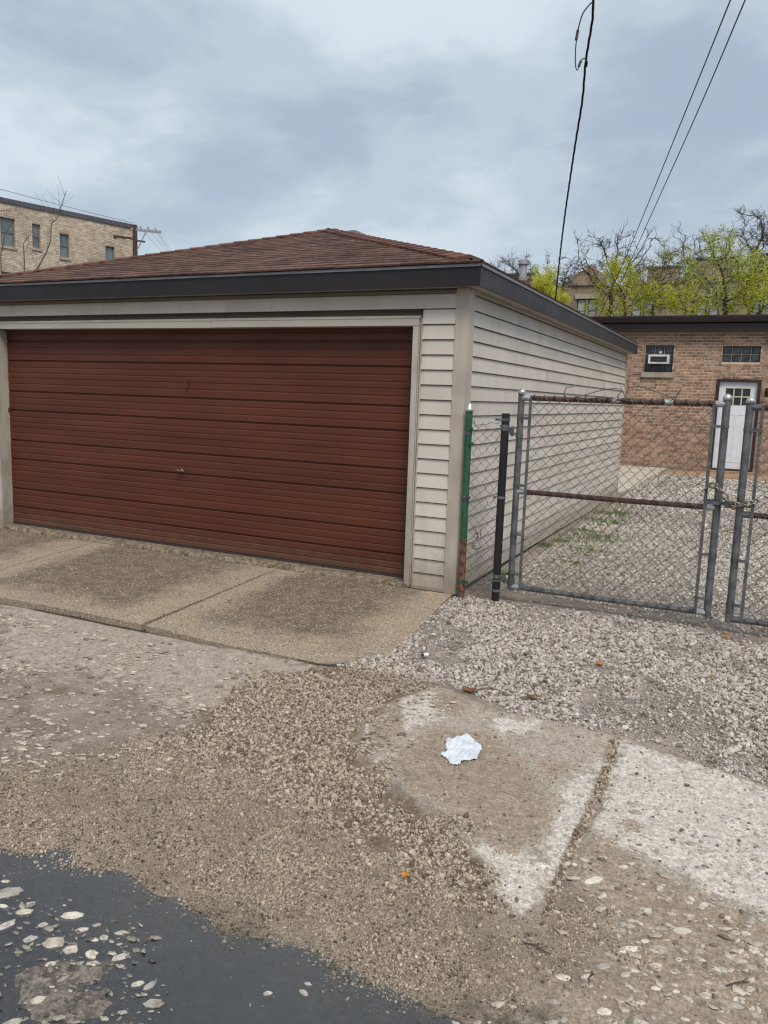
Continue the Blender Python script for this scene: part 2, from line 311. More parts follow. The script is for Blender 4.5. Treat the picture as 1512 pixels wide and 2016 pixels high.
def ground_material():
    m = bpy.data.materials.new('alley_surface'); m.use_nodes = True; nt = m.node_tree; nt.nodes.clear()
    out = nt.nodes.new('ShaderNodeOutputMaterial'); tc = nt.nodes.new('ShaderNodeTexCoord').outputs['Object']
    A = lambda n: nd(nt, 'ShaderNodeAttribute', attribute_name=n).outputs['Fac']
    n1 = noise(nt, tc, 7., 8, .62); n2 = noise(nt, tc, 2.1, 6, .6); n3 = noise(nt, tc, 38., 5, .6); n4 = noise(nt, tc, 85., 4, .72); n5 = noise(nt, tc, 13., 7, .68)
    def edge(a, amp=.55, w=.10, src=n1):
        return ramp(nt, math_(nt, 'ADD', A(a), math_(nt, 'MULTIPLY', math_(nt, 'SUBTRACT', src, .5), amp * 2)), .5 - w, .5 + w)
    vor = nd(nt, 'ShaderNodeTexVoronoi', {'Vector': tc, 'Scale': 95.}); vor2 = nd(nt, 'ShaderNodeTexVoronoi', {'Vector': tc, 'Scale': 230.})
    base = mixc(nt, ramp(nt, n2, .35, .65), (.19, .155, .122), (.265, .222, .184))
    base = mixc(nt, ramp(nt, n1, .52, .7), base, (.15, .115, .085))
    pale = mixc(nt, ramp(nt, n3, .35, .65), (.43, .375, .315), (.32, .27, .222))
    c = mixc(nt, math_(nt, 'MULTIPLY', edge('pale', 1.1, .22, n5), .7), base, pale)
    slab = mixc(nt, ramp(nt, n3, .35, .65), (.385, .335, .28), (.30, .255, .208))
    n6 = math_(nt, 'ADD', math_(nt, 'MULTIPLY', n5, .55), math_(nt, 'MULTIPLY', noise(nt, tc, 42., 5, .7), .45))
    wht = mixc(nt, ramp(nt, n3, .38, .64), (.57, .53, .475), (.44, .40, .352)); slab = mixc(nt, math_(nt, 'MULTIPLY', edge('white', 1.7, .09, n6), .9), slab, wht)
    slab = mixc(nt, math_(nt, 'MULTIPLY', ramp(nt, n6, .55, .60), .75), slab, (.23, .182, .14)); c = mixc(nt, edge('slab', .9, .10), c, slab)
    mud = mixc(nt, ramp(nt, n3, .35, .7), (.245, .192, .142), (.325, .262, .202))
    c = mixc(nt, edge('mud', 1.8, .12, n6), c, mud)
    gsp = mixc(nt, ramp(nt, vor2.outputs['Distance'], .1, .6), (.36, .295, .22), (.19, .148, .108))
    gsp = mixc(nt, .35, gsp, nd(nt, 'ShaderNodeHueSaturation', {'Saturation': .0, 'Value': .5, 'Color': vor2.outputs['Color']}).outputs[0], 'OVERLAY')
    c = mixc(nt, edge('grit', .7, .35), c, gsp)
    soil = mixc(nt, ramp(nt, n3, .35, .65), (.13, .095, .066), (.19, .145, .10))
    c = mixc(nt, edge('coarse', .5, .15), c, soil)
    cr = mixc(nt, ramp(nt, vor.outputs['Distance'], .15, .7), (.40, .355, .305), (.135, .113, .092))
    cr = mixc(nt, ramp(nt, n2, .52, .7), cr, (.30, .25, .20))
    c = mixc(nt, edge('crush', .35, .1), c, cr)
    c = mixc(nt, math_(nt, 'MULTIPLY', edge('dirt', .7, .25), .75), c, (.17, .14, .115))
    c = mixc(nt, edge('crack', .35, .2, n3), c, (.045, .036, .027)); wet = edge('wet', .6, .3)
    c = mixc(nt, wet, c, mixc(nt, ramp(nt, n3, .38, .62), (.085, .072, .060), (.20, .17, .14))); c = mixc(nt, edge('deep', .3, .35), c, mixc(nt, ramp(nt, n5, .42, .62), (.075, .073, .072), (.125, .115, .105)))
    c = mixc(nt, 1., c, nd(nt, 'ShaderNodeCombineColor', {i: ramp(nt, n4, .3, .7, .66, 1.34) for i in range(3)}).outputs[0], 'MULTIPLY'); c = mixc(nt, 1., c, nd(nt, 'ShaderNodeCombineColor', {i: ramp(nt, n5, .3, .7, .82, 1.16) for i in range(3)}).outputs[0], 'MULTIPLY')
    p = nd(nt, 'ShaderNodeBsdfPrincipled', {'Base Color': c, 'Specular IOR Level': .35})
    nt.links.new(ramp(nt, wet, 0, 1, .85, .3), p.inputs['Roughness'])
    hgt = math_(nt, 'ADD', math_(nt, 'MULTIPLY', n4, .25), math_(nt, 'ADD', math_(nt, 'MULTIPLY', n3, .7), math_(nt, 'MULTIPLY', vor2.outputs['Distance'], .3)))
    nt.links.new(nd(nt, 'ShaderNodeBump', {'Strength': .55, 'Distance': .008, 'Height': hgt}).outputs[0], p.inputs['Normal'])
    nt.links.new(p.outputs[0], out.inputs[0]); return m
M['alley'] = ground_material()

def grid_mesh(name, x0, x1, y0, y1, st, mat, attrs=None, cut=None):
    xs = np.arange(x0, x1 + st / 2, st); ys = np.arange(y0, y1 + st / 2, st); X, Y = np.meshgrid(xs, ys); nx, ny = len(xs), len(ys)
    x, y = X.ravel(), Y.ravel(); z = gz(x, y); v = np.stack([x, y, z], 1)
    i = np.arange(nx * ny).reshape(ny, nx); f = np.stack([i[:-1, :-1], i[:-1, 1:], i[1:, 1:], i[1:, :-1]], -1).reshape(-1, 4)
    if cut is not None:
        cx = x[f].mean(1); cy = y[f].mean(1); f = f[~cut(cx, cy)]
    me = bpy.data.meshes.new(name); me.from_pydata(v.tolist(), [], f.tolist()); me.polygons.foreach_set('use_smooth', [True] * len(me.polygons))
    for k, fn in (attrs or {}).items():
        a = me.attributes.new(k, 'FLOAT', 'POINT'); a.data.foreach_set('value', np.ascontiguousarray(fn(x, y), dtype=np.float32))
    me.materials.append(mat); o = bpy.data.objects.new(name, me); col.objects.link(o); WP[o.name] = Vector((0, 0, 0)); return o
def mx(*fs): return lambda x, y: np.maximum.reduce([f(x, y) for f in fs])
sf = lambda P, w: (lambda x, y: soft(P, x, y, w))
ATT = {'pale': sf(P_PALE, .45), 'slab': mx(sf(P_SLABA, .10), sf(P_SLABB, .12)), 'mud': mx(sf(P_MUDR, .25), *[sf(p, .16) for p in P_MUDS]), 'grit': sf(P_GRIT, .35), 'coarse': mx(sf(P_COARSE, .25), sf(P_JOINT, .035)),
       'crush': lambda x, y: np.where(y > .3, 1., soft(P_CRUSH, x, y, .12)), 'dirt': sf(P_DIRTLINE, .3), 'wet': mx(sf(P_PUD, .3), sf(P_DARKEDGE, .35)), 'white': mx(*[sf(p, .16) for p in P_WHITE]), 'deep': lambda x, y: np.clip((WATER_Z - gz(x, y)) / .035, 0, 1), 'crack': lambda x, y: np.maximum(soft(P_CRACK, x, y, .03), ((y > np.where(x > 4.5, -1.35, -1.93)) & (y < -.05) & (x < 5.3)).astype(float))}
alley = tag(grid_mesh('alley', -3.0, 11.0, -7.4, .3, .035, M['alley'], ATT), kind='structure')
yard = tag(grid_mesh('yard', 4.7, 14.0, .3, 14.45, .1, M['alley'], ATT), kind='structure')
gm = MB().add([(-400, -400, -.42), (400, -400, -.42), (400, 400, -.42), (-400, 400, -.42)], [(0, 1, 2, 3)])
tag(gm.build('ground', pmat('far_ground', (.14, .12, .10), (.18, .16, .14), .95, ns=.3)), kind='structure')
gm = MB().box(-60, 14.4, -.4, 40, 60, .0)
tag(gm.build('back_lots', pmat('back_lot_soil', (.13, .12, .09), (.10, .13, .05), .95, ns=.6)), kind='structure')

def water_material():
    m = bpy.data.materials.new('puddle_water'); m.use_nodes = True; nt = m.node_tree; nt.nodes.clear()
    out = nt.nodes.new('ShaderNodeOutputMaterial'); tc = nt.nodes.new('ShaderNodeTexCoord').outputs['Object']
    nrm = nd(nt, 'ShaderNodeBump', {'Strength': .16, 'Distance': .004, 'Height': noise(nt, tc, 14., 3)}).outputs[0]
    fr = nd(nt, 'ShaderNodeFresnel', {'IOR': 1.62, 'Normal': nrm}).outputs[0]
    tr = nd(nt, 'ShaderNodeBsdfTransparent', {0: (.72, .72, .72, 1)}); df = nd(nt, 'ShaderNodeBsdfDiffuse', {0: (.088, .092, .098, 1)})
    a = nd(nt, 'ShaderNodeMixShader', {0: .30, 1: tr.outputs[0], 2: df.outputs[0]}); gl = nd(nt, 'ShaderNodeBsdfGlossy', {'Color': (1, 1, 1, 1), 'Roughness': .02, 'Normal': nrm})
    b = nd(nt, 'ShaderNodeMixShader', {0: fr, 1: a.outputs[0], 2: gl.outputs[0]}); nt.links.new(b.outputs[0], out.inputs[0]); return m
wm = MB().add([(2.2, -7.3, WATER_Z), (9.5, -7.3, WATER_Z), (9.5, -3.3, WATER_Z), (2.2, -3.3, WATER_Z)], [(0, 1, 2, 3)])
tag(wm.build('puddle', water_material(), base=(5, -4.6, WATER_Z)), kind='structure')

# concrete apron in front of the garage: separate slabs with open joints
def concrete_mat():
    m = bpy.data.materials.new('driveway_concrete'); m.use_nodes = True; nt = m.node_tree; nt.nodes.clear()
    out = nt.nodes.new('ShaderNodeOutputMaterial'); tc = nt.nodes.new('ShaderNodeTexCoord').outputs['Object']
    st = nd(nt, 'ShaderNodeAttribute', attribute_name='stain').outputs['Fac']; n1 = noise(nt, tc, 3.2, 7, .6); n2 = noise(nt, tc, 60., 4, .6); v = nd(nt, 'ShaderNodeTexVoronoi', {'Vector': tc, 'Scale': 48.})
    n4 = noise(nt, tc, 85., 4, .7)
    k = ramp(nt, math_(nt, 'ADD', st, math_(nt, 'MULTIPLY', math_(nt, 'SUBTRACT', n1, .5), .9)), .25, .85)
    c = mixc(nt, ramp(nt, n1, .35, .65), (.325, .252, .178), (.285, .235, .18))
    c = mixc(nt, k, c, mixc(nt, ramp(nt, noise(nt, tc, 9., 7, .7), .38, .64), (.130, .100, .070), (.195, .155, .112)))
    c = mixc(nt, math_(nt, 'MULTIPLY', ramp(nt, v.outputs['Distance'], .34, .2), ramp(nt, noise(nt, tc, 11, 3), .38, .58, .2, .95)), c, (.50, .43, .335))
    c = mixc(nt, ramp(nt, n2, .56, .66), c, (.09, .066, .042))
    c = mixc(nt, 1., c, nd(nt, 'ShaderNodeCombineColor', {i: ramp(nt, n4, .32, .68, .55, 1.45) for i in range(3)}).outputs[0], 'MULTIPLY')
    p = nd(nt, 'ShaderNodeBsdfPrincipled', {'Base Color': c, 'Roughness': .78, 'Specular IOR Level': .35})
    nt.links.new(nd(nt, 'ShaderNodeBump', {'Strength': .5, 'Distance': .006, 'Height': math_(nt, 'ADD', n2, math_(nt, 'MULTIPLY', n4, .5))}).outputs[0], p.inputs['Normal'])
    nt.links.new(p.outputs[0], out.inputs[0]); return m
M['concrete'] = concrete_mat()
apron = bpy.data.objects.new('driveway', None); col.objects.link(apron); WP['driveway'] = Vector((0, 0, 0)); tag(apron, kind='structure')
def az(x, y): return -.040 + .0615 * (y + .13)     # slope of the apron
def A_(px, py):
    z = -.08
    for i in range(5):
        p = at(px, py, 2, z); z = az(p.x, p.y)
    return (p.x, p.y)
def slab(pl, seed):
    P = np.array(pl); x0, y0 = P.min(0); x1, y1 = P.max(0); st = .045
    # outline with small ragged edge, then an inner grid triangulated by fan of rows
    r = random.Random(seed); out = []
    n = len(P)
    for i in range(n):
        a = Vector(P[i]); b = Vector(P[(i + 1) % n]); k = max(1, int((b - a).length / .05))
        for j in range(k):
            q = a.lerp(b, j / k); out.append((q.x + r.uniform(-.004, .004), q.y + r.uniform(-.004, .004)))
    import bmesh
    bm = bmesh.new(); vs = [bm.verts.new((x, y, az(x, y))) for x, y in out]
    f = bm.faces.new(vs); f.normal_update()
    if f.normal.z < 0: f.normal_flip()
    g = bmesh.ops.inset_region(bm, faces=[f], thickness=.010, depth=0.)
    for v in vs: v.co.z -= .008
    e = [e for e in bm.edges if e.is_boundary]
    ex = bmesh.ops.extrude_edge_only(bm, edges=e)
    for v in ex['geom']:
        if isinstance(v, bmesh.types.BMVert): v.co.z -= .16
    top = [f for f in bm.faces if len(f.verts) > 4]
    bmesh.ops.triangulate(bm, faces=top)
    big = [e for e in bm.edges if e.calc_length() > .12]
    for k in range(5):
        big = [e for e in bm.edges if e.calc_length() > .14 and abs(e.verts[0].co.z - e.verts[1].co.z) < .11]
        if big: bmesh.ops.subdivide_edges(bm, edges=big, cuts=1); bmesh.ops.triangulate(bm, faces=[f for f in bm.faces if len(f.verts) > 3])
    me = bpy.data.meshes.new('concrete_slab'); bm.to_mesh(me); bm.free()
    co = np.array([v.co[:] for v in me.vertices]); a = me.attributes.new('stain', 'FLOAT', 'POINT')
    cx = (x0 + x1) / 2
    d = np.minimum.reduce([(co[:, 0] - x0) / .5, (x1 - co[:, 0]) / .75, (co[:, 1] - y0) / .7]) ; a.data.foreach_set('value', np.clip(d, 0, 1).astype(np.float32))
    me.materials.append(M['concrete']); o = bpy.data.objects.new('concrete_slab', me); col.objects.link(o); o.parent = apron; return o
jx, jx2 = 3.66, 1.36
slab([(jx + .006, -.135), (5.395, -.135), (5.40, -.30), A_(775, 1285), A_(738, 1284), A_(700, 1291), A_(680, 1303), A_(655, 1308), A_(560, 1289), A_(440, 1266), A_(286, 1229)], 1)
slab([A_(775, 1288), A_(738, 1287), A_(702, 1294), A_(686, 1306), A_(720, 1309), A_(765, 1297)], 4)
slab([(jx2 + .006, -.135), (jx - .006, -.135), A_(277, 1227), A_(140, 1199), A_(0, 1174), (jx2 + .08, -2.02)], 2)
slab([(-1.6, -.135), (jx2 - .006, -.135), (jx2 + .068, -2.02), (-1.6, -2.0)], 3)

# ------------------------------------------------------------------ garage
gar = thing('garage', (2.44, 0, 0), 'single storey beige vinyl sided garage with wide rust red door and brown hip roof', 'garage')
WX, WF, WB, WL = 5.384, -.08, 8.12, -.504
m = MB(); m.box(WL + .02, .10, -.1, WX - .034, .16, 2.5)                                   # wall core behind the siding
m.box(WX - .09, .16, -.1, WX - .034, WB - .02, 2.5); m.box(WL + .02, .16, -.1, WL + .08, WB - .02, 2.5); m.box(WL + .08, WB - .08, -.1, WX - .09, WB - .02, 2.5)
m.build('wall', M['siding'], gar)
EXP, Z0 = .1225, -.028
SLOT = .0085
def lap_x(m, x0, x1, z, top, y):                                                         # a course on the front: butt proud of the course below, recessed slot along its top
    zt = top - .012 - SLOT
    m.prism([(x0, y - .020, z), (x0, y - .0165, z), (x0, y + .030, z + .01), (x0, y + .030, top), (x0, y + .026, top), (x0, y + .026, zt + .001), (x0, y - .006, zt)], (x1 - x0, 0, 0))
def lap_y(m, y0, y1, z, top, x, dn=.0):
    zt = top - .012 - SLOT
    m.prism([(x + .020 + dn, y0, z), (x + .0165 + dn, y0, z), (x - .030, y0, z + .01), (x - .030, y0, top), (x - .026, y0, top), (x - .026, y0, zt + .001), (x + .006 + dn, y0, zt)], (0, y1 - y0, 0))
zc = [Z0 + EXP * i for i in range(21)]
for i, z in enumerate(zc):
    t = min(z + EXP + .012, 2.452)
    if z < 2.18: MB_ = MB(); lap_x(MB_, 5.014, 5.302, z, t, WF); MB_.build('siding_board', M['siding'], gar)
    else:
        MB_ = MB(); lap_x(MB_, WL, 3.05, z, t, WF); MB_.build('siding_board', M['siding'], gar)
        MB_ = MB(); lap_x(MB_, 3.052, 5.302, z, t, WF); MB_.build('siding_board', M['siding'], gar)
    cuts = [0.03, *sorted({round(random.choice((2.2, 2.55, 4.1, 4.45, 5.9)) + random.choice((0, .25)), 2)} | ({6.2} if i % 3 == 0 else set())), WB - .02]
    for a, b in zip(cuts, cuts[1:]):
        MB_ = MB(); lap_y(MB_, a - (.02 if a > .1 else 0), b, z, t, WX, .0012 if a > .1 else 0); MB_.build('siding_board', M['siding'], gar)
# lower left return of front wall
for z in zc:
    if z < 2.18: MB_ = MB(); lap_x(MB_, WL, -.205, z, z + EXP + .012, WF); MB_.build('siding_board', M['siding'], gar)
m = MB(); m.box(5.303, WF - .024, -.055, WX + .026, WF + .0, 2.452); m.box(WX + .002, WF + .0, -.055, WX + .026, .052, 2.452)
m.box(5.303, WF, -.055, 5.315, WF + .04, 2.452); m.build('corner_post', M['trim'], gar)
m = MB(); m.box(WX - .02, WB - .03, -.05, WX + .026, WB + .03, 2.452); m.build('corner_post', M['trim'], gar)
m = MB(); m.box(5.017, WF - .020, -.052, 5.302, WF + .03, -.030); m.build('starter_strip', M['trim'], gar)
# door surround
m = MB()
hp = [(-.12, 2.178), (1.2, 2.172), (2.6, 2.169), (2.868, 2.166)]
def header(x0, x1, zs0, zs1, name='door_header'):
    m = MB(); m.add([(x0, WF - .03, zs0), (x1, WF - .03, zs1), (x1, .03, zs1), (x0, .03, zs0), (x0, WF - .03, 2.222), (x1, WF - .03, 2.222), (x1, .03, 2.222), (x0, .03, 2.222)],
                    [(0, 3, 2, 1), (4, 5, 6, 7), (0, 1, 5, 4), (1, 2, 6, 5), (2, 3, 7, 6), (3, 0, 4, 7)]); m.build(name, M['header'], gar)
header(-.20, 2.862, 2.168, 2.160); header(2.866, 4.986, 2.162, 2.164)
m = MB(); m.box(-.21, WF - .034, 2.2225, 5.0, WF + .02, 2.243); m.build('drip_cap', M['trim'], gar)
m = MB(); m.box(4.935, WF - .028, -.045, 4.984, .04, 2.1595); m.build('door_jamb', M['jamb'], gar)
m = MB(); m.box(-.20, WF - .028, -.04, -.045, .04, 2.1595); m.build('door_jamb', M['jamb'], gar)
m = MB(); m.box(4.987, WF - .02, -.05, 4.996, WF + .03, 2.222); m.box(5.005, WF - .02, -.05, 5.016, WF + .03, 2.222); m.box(4.996, WF - .006, -.05, 5.005, WF + .03, 2.222); m.build('channel_trim', M['trim'], gar)
# overhead door: four sections with raised bands
gd = MB().box(-.09, .075, 0.0, 4.96, .08, 2.2).build('garage_door', M['door'], gar)
def section(z0, h, name='door_panel', bands=True):
    yf = .030; g = []
    def thick(t): z = z0 + h * t; return [(yf, z - .017), (yf + .004, z - .011), (yf + .018, z - .009), (yf + .018, z + .007), (yf, z + .009)]
    def thin(t): z = z0 + h * t; return [(yf, z - .012), (yf + .0045, z), (yf, z + .009)]
    pr = [(yf + .004, z0 + .001), (yf, z0 + .006)]
    for t, k in ((.13, 0), (.30, 1), (.42, 0), (.55, 0), (.67, 1), (.80, 0), (.91, 0)): pr += (thick if k else thin)(1 - t)[::1] if False else []
    seq = sorted([(1 - t, k) for t, k in ((.12, 0), (.27, 1), (.40, 0), (.53, 0), (.655, 1), (.79, 0), (.90, 0))])
    for t, k in seq: pr += (thick if k else thin)(t)
    pr += [(yf, z0 + h - .006), (yf + .004, z0 + h - .001), (.07, z0 + h - .001), (.07, z0 + .001)]
    MB().prism([(-.08, y, z) for y, z in pr], (5.035, 0, 0)).build(name, M['door'], gd)
SH = 2.18 / 4
for i in range(4): section(.012 + SH * i, SH)
m = MB(); m.box(-.043, .018, -.004, 4.933, .06, .0125); m.build('bottom_seal', M['darkplastic'], gd)
h = at(358, 926, 1, .02)
m = MB(); m.lathe((0, 0, 0), [(.022, 0), (.022, .006), (.008, .008), (.008, .03)], 12)
m.v = [(h.x + a, .022 - c, h.z + b) for a, b, c in m.v]; m.tube([(h.x - .055, -.01, h.z + .008), (h.x - .02, -.012, h.z + .002), (h.x + .02, -.012, h.z - .002), (h.x + .055, -.01, h.z - .006)], [.006, .009, .009, .006], 8)
m.build('lock_handle', M['galv'], gd, smooth=True)
h = at(368, 757, 1, .02); m = MB(); m.box(h.x - .012, .012, h.z - .035, h.x + .012, .022, h.z + .035); m.box(h.x - .006, .008, h.z - .02, h.x + .006, .012, h.z + .02); m.build('lift_plate', M['rust'], gd)
h = at(19, 806, 1, .02); m = MB(); m.box(-.043, .010, h.z - .02, -.025, .028, h.z + .02); m.build('hinge_end', M['rust'], gd)
# rough edge of the floor slab under the door
r = random.Random(5); m = MB(); xs = np.arange(-.5, 5.0, .045); prev = None
for a, b in zip(xs, xs[1:]):
    pass
rows = []
for x in xs: rows.append([(x, .06, -.006), (x, -.085 + r.uniform(-.012, .006), -.008 + r.uniform(-.006, .0)), (x, -.118 + r.uniform(-.010, .016), -.022 + r.uniform(-.012, .008)), (x, -.128 + r.uniform(-.012, .006), -.045), (x, -.12, -.12)])
vs = [p for q in rows for p in q]; k = 5; fs = [(i * k + j, i * k + j + 1, (i + 1) * k + j + 1, (i + 1) * k + j) for i in range(len(rows) - 1) for j in range(k - 1)]
m.add(vs, fs); m.build('floor_slab_edge', pmat('old_slab_edge', (.23, .185, .135), (.11, .085, .058), .9, ns=22, bump=.8, bs=60, grain=.3, gs=90), gar)
# fascia, soffit, frieze
EX0, EX1, EY0, EY1 = -.643, 5.523, -.219, 8.259; FZ0, FZ1 = 2.452, 2.616
def box(name, mat, *b): return MB().box(*b).build(name, mat, gar)
box('fascia_board', M['fascia'], EX0, EY0 - .02, FZ0 - .004, EX1, EY0, FZ1); 
box('fascia_board', M['fascia'], EX1, EY0 - .021, FZ0 - .004, EX1 + .02, 6.30, FZ1); box('fascia_board', M['fascia'], EX1 + .001, 6.302, FZ0 - .005, EX1 + .0215, EY1 + .02, FZ1)
box('fascia_board', M['fascia'], EX0, EY1, FZ0 - .004, EX1, EY1 + .02, FZ1); box('fascia_board', M['fascia'], EX0 - .02, EY0 - .02, FZ0 - .004, EX0, EY1 + .02, FZ1)
box('soffit', M['soffit'], EX0, EY0, FZ0 + .006, EX1, WF - .001, FZ0 + .012)
m = MB(); y = WF
while y < EY1 - .02: m.box(WX - .02, y, FZ0 + .004, EX1, min(y + .092, EY1), FZ0 + .010); m.box(WX - .02, y + .092, FZ0 + .008, EX1, y + .1, FZ0 + .012); y += .1
m.build('soffit', M['soffit'], gar)
box('frieze_trim', M['trim'], WX + .0165, .055, FZ0 - .028, WX + .026, WB - .03, FZ0 + .003)
# roof
SL = .325; xa = 2.44; hw = xa - (EX0 - .02); ya0 = EY0 - .02 + hw; ya1 = EY1 + .02 - hw; ZE = 2.622; ZA = ZE + SL * hw
e = [(EX0 - .026, EY0 - .026, ZE), (EX1 + .026, EY0 - .026, ZE), (EX1 + .026, EY1 + .026, ZE), (EX0 - .026, EY1 + .026, ZE), (xa, ya0, ZA), (xa, ya1, ZA)]
roof = MB().add(e + [(p[0], p[1], p[2] - .012) for p in e[:4]], [(0, 1, 4), (1, 2, 5, 4), (2, 3, 5), (3, 0, 4, 5), (0, 6, 7, 1), (1, 7, 8, 2), (2, 8, 9, 3), (3, 9, 6, 0), (9, 8, 7, 6)]).build('roof', M['deck'], gar)
m = MB(); m.box(EX0 - .03, EY0 - .032, FZ1 - .022, EX1 + .03, EY0 - .021, FZ1 - .002); m.box(EX1 + .0215, EY0 - .032, FZ1 - .022, EX1 + .032, EY1 + .03, FZ1 - .002); m.build('drip_edge', M['drip'], roof)
cs = 1 / math.hypot(1, SL); sn = SL * cs
CR, TW = .143, .305
def shingle_poly(pl, o, ux, uv, un, lift0):
    L = CR * 1.25; v0 = min(p[1] for p in pl); mb = MB(); n = len(pl)
    top = [(u, v, .004 + .008 * (1 - (v - v0) / L)) for u, v in pl]; bot = [(u, v, -.002) for u, v in pl]
    P = lambda q: Vector(ux) * q[0] + Vector(uv) * q[1] + Vector(un) * (q[2] + lift0)
    vs = [P(q) for q in bot + top]
    mb.add(vs, [tuple(range(n))[::-1], tuple(range(n, 2 * n))] + [(i, (i + 1) % n, n + (i + 1) % n, n + i) for i in range(n)]); return mb
UX, UV, UN = (1, 0, 0), (0, cs, sn), (0, -sn, cs); O = Vector((0, EY0 - .045, ZE + .001 - .01 * SL))
std = None; nsh = 0; rs = random.Random(3)
Lf = (hw + .04) / cs; krow = int(Lf / CR)
for k in range(krow + 1):
    v = k * CR; vt = min(v + CR * 1.25, Lf - .01)
    if vt - v < .03: break
    off = (k % 2) * TW / 2 + rs.uniform(-.02, .02); y = v * cs
    xl = EX0 - .026 + y; xr = EX1 + .026 - y
    dv = (vt - v) * cs
    u = math.floor((xl - off) / TW) * TW + off
    while u < xr:
        a, b = u + .003, u + TW - .003
        pl = [(max(a, xl), v), (min(b, xr), v), (min(b, xr - dv), vt), (max(a, xl + dv), vt)]
        if pl[1][0] - pl[0][0] > .03:
            if a > xl + dv and b < xr - dv and vt == v + CR * 1.25:
                if std is None:
                    mb = shingle_poly([(0, 0), (TW - .006, 0), (TW - .006, CR * 1.25), (0, CR * 1.25)], O, UX, UV, UN, .002); std = mb.mesh('shingle'); std.materials.append(M['shingle'])
                o_ = inst('shingle', std, roof, O + Vector((a, 0, 0)) + Vector(UV) * (v + rs.uniform(-.002, .002)) + Vector(UN) * rs.uniform(0, .0025)); nsh += 1
            else:
                q = pl if pl[2][0] - pl[3][0] > .005 else [pl[0], pl[1], ((pl[2][0] + pl[3][0]) / 2, vt)]
                mb = shingle_poly([(p[0], p[1]) for p in q], O, UX, UV, UN, .002); mb.v = [tuple(Vector(p) + O) for p in mb.v]; mb.build('shingle', M['shingle'], roof); nsh += 1
        u += TW
# plain courses on the three faces turned away
m = MB()
for (ux, uv, o0, half0, half1) in (((0, 1, 0), (-cs, 0, sn), Vector((EX1 + .026, 0, ZE + .002)), None, None), ((0, -1, 0), (cs, 0, sn), Vector((EX0 - .026, 0, ZE + .002)), None, None), ((-1, 0, 0), (0, -cs, sn), Vector((0, EY1 + .026, ZE + .002)), None, None)):
    ux = Vector(ux); uv = Vector(uv); un = ux.cross(uv)
    for k in range(krow):
        v = k * CR; vt = v + CR * 1.2; y = v * cs; dv = (vt - v) * cs
        if abs(ux.y) > .5: a0, a1 = EY0 - .026 + y, EY1 + .026 - y
        else: a0, a1 = EX0 - .026 + y, EX1 + .026 - y
        sgn = ux.y if abs(ux.y) > .5 else ux.x
        A0, A1 = (a0, a1) if sgn > 0 else (-a1, -a0)
        if A1 - A0 < 2 * dv + .02: continue
        P = lambda s, w, n: o0 + ux * s + uv * w + un * n
        m.add([P(A0, v, -.002), P(A1, v, -.002), P(A1, v, .014), P(A0, v, .014), P(A1 - dv, vt, .004), P(A0 + dv, vt, .004)], [(0, 1, 2, 3), (3, 2, 4, 5)])
tag(m.build('shingle_courses', M['shingle'], roof), kind='stuff')
def hipcaps(p0, p1, n_, name='hip_cap'):
    p0, p1 = Vector(p0), Vector(p1); d = (p1 - p0); L = d.length; d.normalize(); side = d.cross(Vector((0, 0, 1))).normalized()
    upn = side.cross(d).normalized(); st = L / n_; w = .13; dr = w * SL * .74
    ml = st * 1.35; mb = MB()
    pr = [(-w, -dr), (0, 0), (w, -dr)]
    vs = []
    for (t, lift) in ((0, .030), (ml, .018)):
        for a, b in pr: vs.append(d * t + side * a + upn * (b + lift))
    for (t, lift) in ((0, .006), (ml, -.004)):
        for a, b in pr: vs.append(d * t + side * a + upn * (b + lift))
    mb.add(vs, [(0, 1, 4, 3), (1, 2, 5, 4), (6, 7, 1, 0), (7, 8, 2, 1), (6, 0, 3, 9), (2, 8, 11, 5)]); me = mb.mesh(name); me.materials.append(M['hipcap'])
    for i in range(n_): inst(name, me, roof, p0 + d * (st * i))
hipcaps((EX1 - .13, EY0 + .13, ZE + .012 + .05), (xa, ya0, ZA + .012), 24); hipcaps((EX0 + .13, EY0 + .13, ZE + .012 + .05), (xa, ya0, ZA + .012), 24)
hipcaps((xa, ya1, ZA + .012), (xa, ya0, ZA + .012), 12, 'ridge_cap')
# low metal vent hood on the ridge
pr = [(-.16, -.09), (-.16, .05), (-.12, .10), (-.05, .125), (.05, .125), (.12, .10), (.16, .05), (.16, -.09)]
m = MB().prism([(xa + a, 3.42, ZA + b + .0) for a, b in pr], (0, .95, 0)); m.build('ridge_vent', M['roofgrey'], roof)

# ------------------------------------------------------------------ fence and gates
FY = -.02
def zg(x, y): return float(gz(np.array([x]), np.array([y]))[0])
def chainlink(mb, x0, x1, z0, z1, y, r=.0027, pitch=.0405, rag=0., seed=0, sag=0., top_free=False):
    rr = random.Random(seed); nx = int(round((x1 - x0) / pitch)); px = (x1 - x0) / nx; nz = int(round((z1 - z0) / pitch)); pz = (z1 - z0) / nz
    for i in range(nx):
        path = []
        zt = nz - (rr.randint(0, 2) if rag else 0)
        for j in range(zt + 1):
            s = (i + j) % 2; xx = x0 + px * (i + s); zz = z0 + pz * j
            if rag: xx += rr.gauss(0, rag); zz += rr.gauss(0, rag * .7)
            bow = sag * math.sin(math.pi * (xx - x0) / (x1 - x0)) * math.sin(math.pi * j / nz)
            path.append((xx + rr.gauss(0, .0012), y + (.003 if s else -.003) + bow + (rr.gauss(0, rag * .5) if rag else 0), zz + rr.gauss(0, .0012)))
        mb.tube(path, r, 4, cap=False)
        if not rag: # knuckled ends
            e = path[-1]; mb.tube([e, (e[0] + (.006 if i % 2 else -.006), e[1] - .004, e[2] + .012)], r, 4)
    return mb
